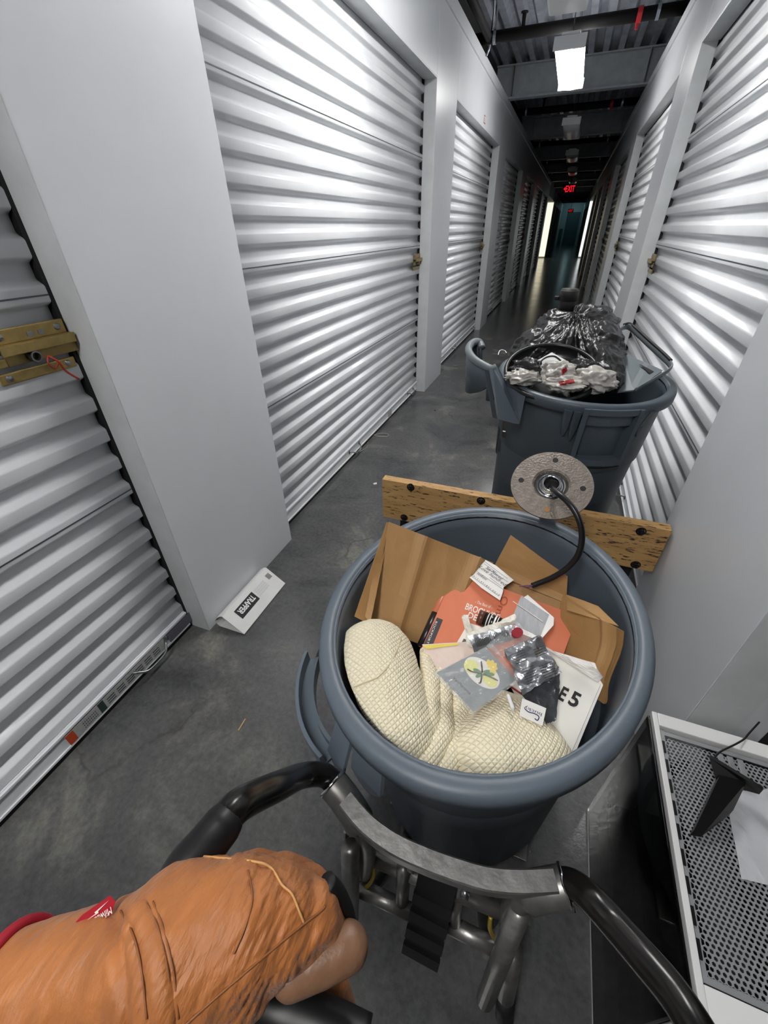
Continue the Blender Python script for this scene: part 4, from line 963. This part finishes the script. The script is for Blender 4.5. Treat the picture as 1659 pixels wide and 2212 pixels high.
# caddy hooked over the left of the far bin
cdy = thing('rim_caddy', 'grey plastic caddy hooked over the left rim of the far bin', 'caddy', pd(1050, 800, 1.55))
rail = [pd(1041, 752, 1.66), pd(1036, 740, 1.67), pd(1024, 739, 1.66), pd(1014, 748, 1.63), pd(1013, 760, 1.60), pd(1024, 776, 1.56), pd(1046, 790, 1.53), pd(1062, 797, 1.51), pd(1072, 794, 1.50)]
bm = BM(); tube(bm, crom(rail, 6), .014, 14); obj('top_rail', bm, M_scoop, cdy, True)
bm = BM(); cr = crom(rail, 6); rows = []
for i, p in enumerate(cr):
    t = i / (len(cr) - 1); dep = .06 + .10 * math.sin(PI * min(1, t * 1.2)) if t < .83 else .12
    dn = V((0.01, 0.0, -dep)); nrm = V((-.008, -.004, 0))
    rows.append([bm.verts.new(p), bm.verts.new(p + nrm), bm.verts.new(p + nrm + dn), bm.verts.new(p + dn)])
for A, B in zip(rows, rows[1:]):
    for i in range(4): bm.faces.new((A[i], A[(i + 1) % 4], B[(i + 1) % 4], B[i]))
bm.faces.new(rows[0]); bm.faces.new(rows[-1]); obj('pocket_wall', bm, M_bin2, cdy, True)
Q = [pd(1056, 798, 1.50), pd(1064, 792, 1.495), pd(1074, 792, 1.49), pd(1082, 804, 1.48), pd(1094, 836, 1.47), pd(1116, 842, 1.41), pd(1136, 850, 1.385), pd(1122, 916, 1.42), pd(1108, 914, 1.435), pd(1076, 905, 1.48)]
bm = BM(); nq = (CAM - Q[0]).normalized(); prism(bm, Q, -nq * .008); obj('front_web', bm, M_bin2, cdy)
Q = [pd(1047, 800, 1.515), pd(1056, 800, 1.505), pd(1074, 905, 1.515), pd(1064, 902, 1.525)]
bm = BM(); prism(bm, Q, -nq * .02); obj('edge_flange', bm, mat('dark_grey_plastic', (48, 54, 60), .5), cdy)
Q = [pd(1086, 910, 1.455), pd(1098, 912, 1.445), pd(1094, 948, 1.455), pd(1084, 944, 1.465)]
bm = BM(); prism(bm, Q, -nq * .004); st = obj('label_strap', bm, M_black, cdy)
Q = [pd(1086, 930, 1.455), pd(1092, 931, 1.452), pd(1092, 933, 1.452), pd(1086, 932, 1.455)]
bm = BM(); prism(bm, Q, nq * .001); obj('white_mark', bm, M_whitep, st)
bm = BM(); tube(bm, crom([pd(1076, 768, 1.62), pd(1080, 758, 1.63), pd(1090, 758, 1.63), pd(1094, 764, 1.62)], 5), .003, 6); tag(obj('wire_loop', bm, M_zinc, None, True), 'thin wire loop over the left rim of the far bin', 'wire')

# ================================================================ hand truck
M_ali = mat('worn_aluminium', (164, 162, 158), .36, .85, col2=(118, 116, 114), nscale=26, bump=.06, bscale=90)
M_alid = mat('dark_worn_steel', (104, 104, 102), .36, .75, col2=(142, 140, 136), nscale=30)
M_blk = mat('black_worn_enamel', (17, 16, 16), .24, .2, col2=(28, 25, 23), nscale=24, spec=.6)
M_grip = mat('black_grip_rubber', (20, 20, 22), .42)
ht = thing('hand_truck', 'aluminium hand truck with black handles carrying the near bin', 'hand truck', (0, .25, 0))
bow = crom([pz(748, 1732, .605), pz(790, 1782, .603), pz(848, 1826, .602), pz(915, 1858, .601), pz(985, 1884, .60), pz(1052, 1903, .60), pz(1122, 1909, .602), pz(1196, 1906, .605)], 6)
bm = BM(); rows = []
for i, p in enumerate(bow):
    t = (bow[min(i + 1, len(bow) - 1)] - bow[max(i - 1, 0)]).normalized(); a = V((0, -.10, 1)); a = (a - t * a.dot(t)).normalized(); b_ = t.cross(a)
    rows.append([bm.verts.new(p + a * ya + b_ * xb) for ya, xb in ((-.017, -.011), (-.015, -.013), (.015, -.013), (.017, -.011), (.017, .011), (.015, .013), (-.015, .013), (-.017, .011))])
for A, B in zip(rows, rows[1:]):
    for i in range(8): bm.faces.new((A[i], A[(i + 1) % 8], B[(i + 1) % 8], B[i]))
bm.faces.new(rows[0]); bm.faces.new(rows[-1]); obj('cross_bow', bm, M_ali, ht)
for pts in ([pz(718, 1692, .600), pz(745, 1726, .590), pz(772, 1768, .575), pz(790, 1806, .54), pz(792, 1838, .48), pz(786, 1880, .38)], [pz(1222, 1914, .600), pz(1185, 1920, .592), pz(1150, 1928, .575), pz(1122, 1946, .54), pz(1106, 1966, .48), pz(1098, 2000, .38)]):
    cc = crom(pts, 6); bm = BM(); tube(bm, cc, [.0235 if i < 14 else .016 for i in range(len(cc))], 20); obj('frame_rail', bm, M_alid, ht, True)
    d = (pts[0] - pts[1]).normalized(); bm = BM(); lathe(bm, [(.0205, 0), (.0255, 0), (.0255, .004), (.0205, .004)], 32, Matrix.Translation(pts[0] - d * .002) @ d.to_track_quat('Z', 'Y').to_matrix().to_4x4()); obj('sleeve_end', bm, M_chrome, ht, True)
# lower rails, toe plate and wheels, mostly hidden under the bin
for xx in (-.135, .112):
    bm = BM(); tube(bm, [(xx, .205, .40), (xx, .225, .16), (xx * .8, .36, .03), (xx * .8, .46, .02)], .016, 12); obj('lower_rail', bm, M_alid, ht, True)
bm = BM(); box(bm, (-.17, .44, .006), (.19, .85, .014), .002); obj('toe_plate', bm, M_alid, ht)
for xx in (-.13, .10):
    bm = BM(); lathe(bm, [(0, -.03), (.05, -.03), (.105, -.026), (.11, -.015), (.11, .015), (.105, .026), (.05, .03), (0, .03)], 36, Matrix.Translation((xx, .50, .056)) @ Matrix.Rotation(PI / 2, 4, 'Y') @ Matrix.Scale(.5, 4), close=False); obj('wheel', bm, M_black, ht, True)
bm = BM(); tube(bm, [(-.13, .50, .056), (.10, .50, .056)], .007, 10); obj('axle', bm, M_zinc, ht, True)
def rod(nm, a, b, r_, m=M_ali, n=16):
    bm = BM(); tube(bm, [a, b], r_, n); return obj(nm, bm, m, ht, True)
rod('upper_bar', pz(798, 1852, .43), pz(1082, 1968, .43), .0115)
rod('lower_bar', pz(776, 1918, .34), pz(892, 1972, .34), .0135); rod('lower_bar', pz(950, 1986, .34), pz(1088, 2056, .34), .0135)
rod('ladder_post', pz(872, 1872, .46), pz(868, 1956, .335), .0115); rod('ladder_post', pz(990, 1902, .46), pz(980, 2000, .335), .0115)
# kick legs hinged in brackets
rod('kick_leg', pz(757, 1832, .545), pz(757, 2010, .24), .0145, M_ali); rod('kick_leg', pz(1124, 1962, .54), pz(1048, 2160, .20), .0150, M_ali)
l2 = rod('foot_leg', pz(1108, 2058, .33), pz(1092, 2150, .13), .0165)
bm = BM(); tube(bm, [pz(1092, 2148, .132), pz(1090, 2196, .052)], .0175, 16); obj('rubber_foot', bm, M_black, l2, True)
for (a, b_, c_) in (((744, 1800), (738, 1842), .55), ((776, 1806), (768, 1850), .55), ((1112, 1938), (1106, 2000), .54), ((1146, 1948), (1142, 2016), .54)):
    p0, p1 = pz(*a, c_ + .02), pz(*b_, c_ - .06); bm = BM(); s_ = V((.0018, 0, 0)); q = V((0, .028, 0))
    prism(bm, [p0 - s_, p0 - s_ + q, p1 - s_ + q, p1 - s_ + q * .3], s_ * 2); obj('hinge_plate', bm, M_ali, ht)
# ribbed black drive belt in the middle
A, B = pz(952, 1872, .52), pz(905, 2080, .30); dd = (B - A).normalized(); sx = V((1, 0, 0)); sx = (sx - dd * sx.dot(dd)).normalized(); nb = sx.cross(dd)
if nb.dot(CAM - A) < 0: nb = -nb
LB = (B - A).length
def slab(bm, t0, t1, hw, h0, h1): prism(bm, [A + dd * (t0 * LB) - sx * hw + nb * h0, A + dd * (t1 * LB) - sx * hw + nb * h0, A + dd * (t1 * LB) + sx * hw + nb * h0, A + dd * (t0 * LB) + sx * hw + nb * h0], nb * (h1 - h0))
bm = BM(); slab(bm, 0, 1, .030, -.012, 0); obj('stair_belt', bm, M_black, ht)
for k in range(4):
    bm = BM(); slab(bm, .30 + k * .18, .40 + k * .18, .031, 0, .007); obj('belt_rib', bm, M_grip, ht)
bm = BM(); slab(bm, .02, .42, .029, 0, .004); obj('belt_cover', bm, M_black, ht)
for sgn in (-1, 1):
    bm = BM(); p0 = A + dd * (.12 * LB) + sx * sgn * .036; tube(bm, [p0, p0 + sx * sgn * .012], .008, 14); obj('axle_stub', bm, M_zinc, ht, True)
for pts in ([pz(806, 1868, .42), pz(808, 1890, .40), pz(798, 1910, .37), pz(788, 1918, .345)], [pz(1060, 1980, .42), pz(1058, 2004, .40), pz(1066, 2024, .37), pz(1076, 2034, .345)]):
    bm = BM(); tube(bm, crom(pts, 6), .0035, 8); obj('brake_cable', bm, mat('yellow_cable', (150, 130, 50), .35, .4), ht, True)
# handles
hl = crom([pz(728, 1702, .592), pz(712, 1682, .606), pz(690, 1672, .622), pz(650, 1676, .650), pd(600, 1698, .515), pd(545, 1723, .465), pd(508, 1746, .435), pd(480, 1780, .42)], 7)
bm = BM(); tube(bm, hl, .0172, 20); obj('handle_tube', bm, M_blk, ht, True)
gl = crom([pd(496, 1760, .428), pd(470, 1795, .415), pd(440, 1832, .40), pd(400, 1880, .385), pd(380, 1930, .375), pd(390, 2000, .375), pd(440, 2070, .38), pd(520, 2125, .38), pd(600, 2175, .375), pd(690, 2215, .365), pd(790, 2265, .355)], 6)
bm = BM(); tube(bm, gl, [.0175 + .003 * min(1, i / 4) for i in range(len(gl))], 20); obj('grip', bm, M_grip, ht, True)
hr = crom([pz(1208, 1916, .592), pz(1224, 1908, .606), pz(1250, 1918, .622), pz(1285, 1950, .64), pd(1330, 2000, .47), pd(1395, 2075, .435), pd(1450, 2140, .41), pd(1500, 2215, .385), pd(1560, 2320, .36)], 7)
bm = BM(); tube(bm, hr, .0172, 20); obj('handle_tube', bm, M_blk, ht, True)

# ================================================================ computer case with glass side, black antenna
M_pcw = mat('white_case_enamel', (214, 214, 214), .35); M_pcg = mat('grey_mesh_metal', (148, 150, 153), .4, .3); M_pcd = mat('case_black', (12, 12, 13), .4); M_inner = mat('case_inner_grey', (120, 122, 122), .4)
X0, X1, YA, YB, ZP = .339, .556, .195, .622, .487
pc = thing('computer_case', 'white computer case with dark glass side and mesh top on floor', 'computer', ((X0 + X1) / 2, (YA + YB) / 2, 0))
bm = BM()
for a, b_ in (((X0, YA, ZP - .03), (X0 + .010, YB, ZP)), ((X1 - .010, YA, ZP - .03), (X1, YB, ZP)), ((X0 + .010, YB - .028, ZP - .03), (X1 - .010, YB, ZP)), ((X0 + .010, YA, ZP - .03), (X1 - .010, YA + .035, ZP))): box(bm, a, b_, .002)
obj('top_frame', bm, M_pcw, pc)
bm = BM(); box(bm, (X0 + .004, YA, .0), (X1, YA + .012, ZP - .03)); box(bm, (X0 + .004, YB - .012, 0), (X1, YB, ZP - .03)); box(bm, (X1 - .006, YA, .0), (X1, YB, ZP - .03)); obj('shell', bm, M_pcw, pc)
bm = BM(); box(bm, (X0, YA + .012, 0), (X1 - .006, YB - .012, .02)); box(bm, (X0 + .16, YA + .012, .02), (X0 + .165, YB - .012, ZP - .05)); obj('inner_tray', bm, M_inner, pc)
bm = BM(); box(bm, (X0 + .02, YA + .02, .02), (X1 - .02, YB - .02, .11), .003); obj('power_shroud', bm, M_pcd, pc)
bm = BM(); box(bm, (X0 + .03, YA + .06, .21), (X0 + .158, YB - .08, .25), .006); obj('graphics_card', bm, M_pcd, pc)
bm = BM(); box(bm, (X0 + .13, YA + .1, .14), (X0 + .159, YB - .05, .44), .003); obj('main_board', bm, M_inner, pc)
for pts in (((.28, .40, .02), (.40, .39, .03), (.43, .35, .03), (.38, .31, .03), (.28, .33, .04), (.24, .40, .06)), ((.24, .33, .03), (.28, .28, .02), (.22, .26, .03), (.16, .29, .05)), ((.44, .56, .05), (.30, .57, .04), (.14, .55, .05))):
    bm = BM(); tube(bm, crom([(X0 + .015 + c, b_, a) for a, b_, c in pts], 8), .009, 12); obj('inner_cable', bm, M_black, pc, True)
M_glass = mat('tinted_glass', (150, 153, 153), .03, trans=1.0, ior=1.45)
bm = BM(); box(bm, (X0 - .004, YA + .004, .012), (X0, YB - .004, ZP - .012), .0008); obj('glass_side', bm, M_glass, pc)
bm = BM(); box(bm, (X0 - .003, YA + .004, .0), (X0 + .004, YB - .004, .011)); obj('base_strip', bm, M_pcw, pc)
bm = BM()
for k in range(9): box(bm, (X0 + .0105, YA + .06 + k * .036, ZP - .012), (X0 + .016, YA + .082 + k * .036, ZP - .004))
obj('side_slot', bm, M_pcd, pc)
# honeycomb panel
bm = BM(); bx0_, bx1_, by0_, by1_ = X0 + .019, X1 - .019, YA + .046, YB - .042; zt = ZP - .007; ph = .0074
ny = int((by1_ - by0_) / (ph * .866)); nx = int((bx1_ - bx0_) / ph)
for j in range(ny):
    for i in range(nx):
        cx_ = bx0_ + ph * (i + .5 + (.5 if j % 2 else 0)); cy_ = by0_ + ph * .866 * (j + .5)
        if cx_ > bx1_ - ph * .4: continue
        o_ = []; n_ = []; l_ = []
        for k in range(6):
            a = PI / 6 + k * PI / 3; o_.append(bm.verts.new((cx_ + ph / math.sqrt(3) * math.cos(a), cy_ + ph / math.sqrt(3) * math.sin(a), zt)))
            n_.append(bm.verts.new((cx_ + ph * .36 * math.cos(a), cy_ + ph * .36 * math.sin(a), zt))); l_.append(bm.verts.new((cx_ + ph * .36 * math.cos(a), cy_ + ph * .36 * math.sin(a), zt - .0015)))
        for k in range(6):
            k2 = (k + 1) % 6; bm.faces.new((o_[k], o_[k2], n_[k2], n_[k])); bm.faces.new((n_[k], n_[k2], l_[k2], l_[k]))
mp_ = obj('mesh_panel', bm, M_pcg, pc); mp_['kind'] = 'stuff'
bm = BM()
for a, b_ in (((X0 + .013, YA + .038, zt - .002), (bx0_, YB - .03, zt)), ((bx1_, YA + .038, zt - .002), (X1 - .013, YB - .03, zt)), ((bx0_, YA + .038, zt - .002), (bx1_, by0_, zt)), ((bx0_, by1_, zt - .002), (bx1_, YB - .034, zt))): box(bm, a, b_)
obj('mesh_border', bm, M_pcg, pc)
bm = BM(); box(bm, (X0 + .10, YA + .037, zt - .03), (X1 - .012, YB - .03, zt - .018)); obj('filter_tray', bm, M_pcd, pc)
bm = BM()
for k in range(3): box(bm, (X0 + .105 + k * .016, YB - .115, zt - .0005), (X0 + .115 + k * .016, YB - .045, zt + .0015), .001)
obj('bridge_bar', bm, M_pcg, pc)
bm = BM(); PF = lambda x_, y_: pz(x_, y_, zt + .003); sheet(bm, [PF(1566, 1712), PF(1720, 1700), PF(1730, 1930), PF(1602, 1898)], .0004, 20, 20, .0015, 30, None, 91)
tag(obj('plastic_patch', bm, mat('frosted_film', (214, 216, 220), .35, alpha=.55)), 'frosted plastic film lying on the mesh top of computer case', 'film')
an = thing('antenna', 'black fin shaped antenna with thin cable standing on the case mesh', 'antenna', pz(1570, 1720, zt))
ZA = zt + .002
b4 = [pz(1532, 1636, ZA + .045), pz(1648, 1707, ZA + .05), pz(1640, 1716, ZA + .035), pz(1548, 1690, ZA + .02)]
bm = BM(); prism(bm, b4, V((.006, .010, -.006))); obj('base_wedge', bm, M_pcd, an)
bm = BM(); prism(bm, [pz(1545, 1688, ZA + .03), pz(1604, 1700, ZA + .03), pz(1574, 1762, ZA + .022), pz(1514, 1808, ZA + .003), pz(1490, 1804, ZA + .003)], V((.004, .006, .010))); obj('fin', bm, M_pcd, an)
bm = BM(); tube(bm, crom([pz(1541, 1640, ZA + .04), pz(1556, 1624, ZA + .03), pz(1590, 1607, ZP + .012), pz(1608, 1596, ZP + .004), pz(1618, 1584, ZP + .001), pz(1640, 1560, ZP - .02)], 6), .0016, 6); obj('antenna_cable', bm, M_black, an, True)

# ================================================================ the person's gloved hand on the left grip
M_leather = mat('tan_leather', (182, 114, 60), .5, col2=(144, 87, 44), nscale=14, bump=.45, bscale=55, bdet=6, stretch=(2.2, .8, 1.0), sheen=.1)
M_leath2 = mat('brown_palm_leather', (140, 106, 82), .4, col2=(104, 74, 54), nscale=14, bump=.2, bscale=70)
M_fold = mat('leather_seam_dark', (130, 80, 40), .6); M_thread = mat('tan_cord', (196, 146, 90), .6); M_cuff = mat('crimson_binding', (166, 26, 44), .6); M_slv = mat('black_sleeve_cloth', (14, 14, 16), .85)
pe = thing('person', 'person in tan leather work glove with red cuff gripping the left handle', 'person', pd(300, 2150, .36))
bm = BM()
def cap(x0, y0, D0, r0, x1, y1, D1, r1): capsule(bm, pd(x0, y0, D0), r0 * D0 / FPX, pd(x1, y1, D1), r1 * D1 / FPX, 24)
cap(-60, 2190, .345, 128, 120, 2135, .345, 122); cap(120, 2135, .345, 122, 260, 2085, .345, 118)            # wrist inside the gauntlet
cap(260, 2085, .345, 118, 400, 2056, .345, 160)
cap(400, 2056, .345, 162, 520, 1998, .35, 126); cap(420, 2080, .345, 160, 500, 2060, .35, 120)                  # back of the hand
cap(520, 1992, .35, 122, 590, 1978, .357, 98)
cap(560, 1960, .355, 92, 640, 1950, .37, 62); cap(600, 2000, .355, 92, 672, 1982, .37, 64); cap(640, 1950, .37, 58, 690, 1990, .385, 50)   # knuckles
cap(672, 1975, .365, 66, 700, 2000, .375, 50); cap(580, 2040, .355, 80, 660, 2010, .365, 60)
gm = remeshed(bm, .0028, 8, 'glove')
CUFA, CUFB = pd(-18, 2178, .345), pd(120, 2135, .345); CUFD = (CUFB - CUFA).normalized(); CUFM = pd(34, 2152, .345)
bm = BM(); bm.from_mesh(gm); bmesh.ops.bisect_plane(bm, geom=bm.verts[:] + bm.edges[:] + bm.faces[:], plane_co=CUFM, plane_no=CUFD, clear_inner=True)
bm.to_mesh(gm); bm.free()
NN = [v.normal.copy() for v in gm.vertices]
for v, n_ in zip(gm.vertices, NN):
    p = v.co.copy()
    q = (p - CAM); D_ = q.dot(FW); ix = q.dot(RT) / D_ * FPX + IMW / 2; iy = -q.dot(UP) / D_ * FPX + IMH / 2     # hand-local axes: along and across the knuckles
    m_ = math.exp(-((ix - 600) / 95) ** 2) + .5 * math.exp(-((ix - 500) / 60) ** 2)
    cr = noise.noise(V(((ix + .45 * iy) * .055, (iy - .3 * ix) * .008, 3)))
    p = p - n_ * .0020 * m_ * max(0, 1 - abs(cr) * 4)
    p = p - n_ * .0055 * math.exp(-((ix - 246 - (iy - 2000) * .10) / 13) ** 2)
    v.co = p + n_ * (.0016 * noise.noise(p * 42) + .0010 * noise.noise(V((p.x * 160, p.y * 60, p.z * 60))))
gl_o = obj('glove', gm, M_leather, pe, True); tg = bvh_of(gm)
# curled fingers under the grip, each a tapered chain, rooted in the knuckles
fing = [[(640, 1940, .375, 44), (706, 1972, .395, 42), (716, 2020, .412, 40), (672, 2050, .418, 36)],
        [(600, 1925, .375, 42), (668, 1916, .40, 42), (700, 1945, .42, 40), (676, 1990, .43, 36)],
        [(545, 1905, .375, 42), (612, 1890, .405, 42), (655, 1905, .43, 40), (650, 1950, .44, 36)],
        [(500, 1895, .375, 38), (555, 1876, .405, 36), (600, 1886, .43, 34), (605, 1930, .44, 30)]]
for f_ in fing:
    bm = BM()
    for a, b_ in zip(f_, f_[1:]): capsule(bm, pd(a[0], a[1], a[2]), a[3] * a[2] / FPX, pd(b_[0], b_[1], b_[2]), b_[3] * b_[2] / FPX, 18)
    obj('finger', remeshed(bm, .003, 5, 'finger'), M_leather, pe, True)
bm = BM(); capsule(bm, pd(630, 2104, .350), 44 * .350 / FPX, pd(700, 2068, .360), 48 * .36 / FPX, 24); capsule(bm, pd(700, 2068, .360), 48 * .36 / FPX, pd(752, 2044, .366), 45 * .366 / FPX, 24)
th_ = obj('thumb', remeshed(bm, .0025, 6, 'thumb'), M_leath2, pe, True); th_['label'] = 'brown smooth leather thumb'
bm = BM(); capsule(bm, pd(690, 2108, .40), 34 * .40 / FPX, pd(724, 2140, .41), 34 * .41 / FPX, 18); capsule(bm, pd(724, 2140, .41), 34 * .41 / FPX, pd(756, 2190, .42), 18 * .42 / FPX, 18)
obj('finger', remeshed(bm, .0025, 5, 'finger'), M_leather, pe, True)
bm = BM(); P3 = [pd(706, 1905, .372), pd(726, 1928, .378), pd(744, 1965, .385), pd(752, 1995, .39)]; tube(bm, crom(P3, 5), .0085, 12); obj('finger_guard', bm, M_black, pe, True)
def seam(nm, pts, r_, m, lift=.0007):
    P3 = [hit(tg, x, y, lift) for x, y in pts]; P3 = [p for p in P3 if p]
    if len(P3) > 2:
        bm = BM(); tube(bm, crom(P3, 6), r_, 6); obj(nm, bm, m, gl_o, True)
def skin_patch(nm, top, bot, n, m, lift, th):
    bm = BM(); rows = []
    for k in range(n + 1):
        t = k / n * (len(top) - 1); i = min(int(t), len(top) - 2); f_ = t - i
        A = [top[i][q] * (1 - f_) + top[i + 1][q] * f_ for q in (0, 1)]; B = [bot[i][q] * (1 - f_) + bot[i + 1][q] * f_ for q in (0, 1)]
        row = []
        for j in range(9):
            h_ = hit(tg, A[0] + (B[0] - A[0]) * j / 8, A[1] + (B[1] - A[1]) * j / 8, lift * math.sin(PI * j / 8) ** .5 - .0004)
            row.append(bm.verts.new(h_) if h_ else None)
        rows.append(row)
    for A, B in zip(rows, rows[1:]):
        for j in range(8):
            q = (A[j], B[j], B[j + 1], A[j + 1])
            if all(q): bm.faces.new(q)
    obj(nm, bm, m, gl_o, True)
skin_patch('wrist_band', [(264, 1970), (287, 2010), (302, 2060), (312, 2120), (322, 2211)], [(320, 1945), (344, 2000), (362, 2060), (373, 2120), (382, 2211)], 40, M_leather, .0035, .001)
seam('cord_seam', ((440, 1852), (500, 1848), (545, 1862), (585, 1876), (608, 1912), (630, 1932), (646, 1970), (655, 1992)), .0010, M_thread)
seam('long_seam', ((400, 2212), (470, 2150), (530, 2100), (590, 2050), (640, 2008), (690, 1970), (702, 1958)), .0010, M_fold)
seam('wrist_seam', ((262, 1968), (285, 2010), (300, 2060), (310, 2120), (318, 2200)), .0008, M_fold)
seam('wrist_seam', ((318, 1952), (340, 2000), (356, 2060), (366, 2120), (374, 2200)), .0008, M_fold)
seam('wrist_seam', ((330, 1948), (350, 1996), (367, 2060), (378, 2120), (386, 2200)), .0006, M_fold)
seam('back_seam', ((535, 1880), (545, 1940), (530, 2000), (505, 2060)), .0006, M_fold)
bm = BM(); ad = CUFD; mid = CUFM; rr = 121 * .345 / FPX                      # red binding round the cuff mouth
e1 = ad.cross(V((0, 0, 1))).normalized(); e2 = e1.cross(ad)
tube(bm, [mid + (e1 * math.cos(t) + e2 * math.sin(t)) * rr for t in [2 * PI * i / 48 for i in range(49)]], .0048, 10, cap=False)
lathe(bm, [(rr - .006, -.003), (rr - .004, -.003), (rr - .004, .008), (rr - .006, .008)], 40, Matrix.Translation(mid) @ ad.to_track_quat('Z', 'Y').to_matrix().to_4x4())
obj('cuff_binding', bm, M_cuff, pe, True)
bm = BM(); tube(bm, [mid + ad * .03, mid - ad * .05, mid - ad * .22 + V((-.04, -.05, .02)), mid - ad * .42 + V((-.06, -.16, .12))], [.038, .041, .050, .058], 24); obj('sleeve', bm, M_slv, pe, True)
TGP = [pd(163, 1992, .345), pd(178, 1976, .345), pd(238, 1934, .345), pd(250, 1948, .345), pd(240, 1976, .345), pd(200, 1994, .345)]
bm = BM(); nt_ = (CAM - TGP[0]).normalized(); prism(bm, TGP, -nt_ * .0016); tgl = obj('cuff_tag', bm, M_cuff, pe)
bm = BM(); prism(bm, [pd(184, 1990, .3445), pd(206, 1974, .3445), pd(204, 1971, .3445), pd(236, 1944, .3445), pd(212, 1968, .3445), pd(213, 1972, .3445)], nt_ * .0004); obj('white_bolt_mark', bm, M_wprint, tgl)
a_, b__ = pd(240, 1958, .3443), pd(205, 1981, .3443); xd = b__ - a_
letters('lettering', 'Milwau', M_wprint, tgl, a_, xd, nt_.cross(xd), width=xd.length, height=.0052)
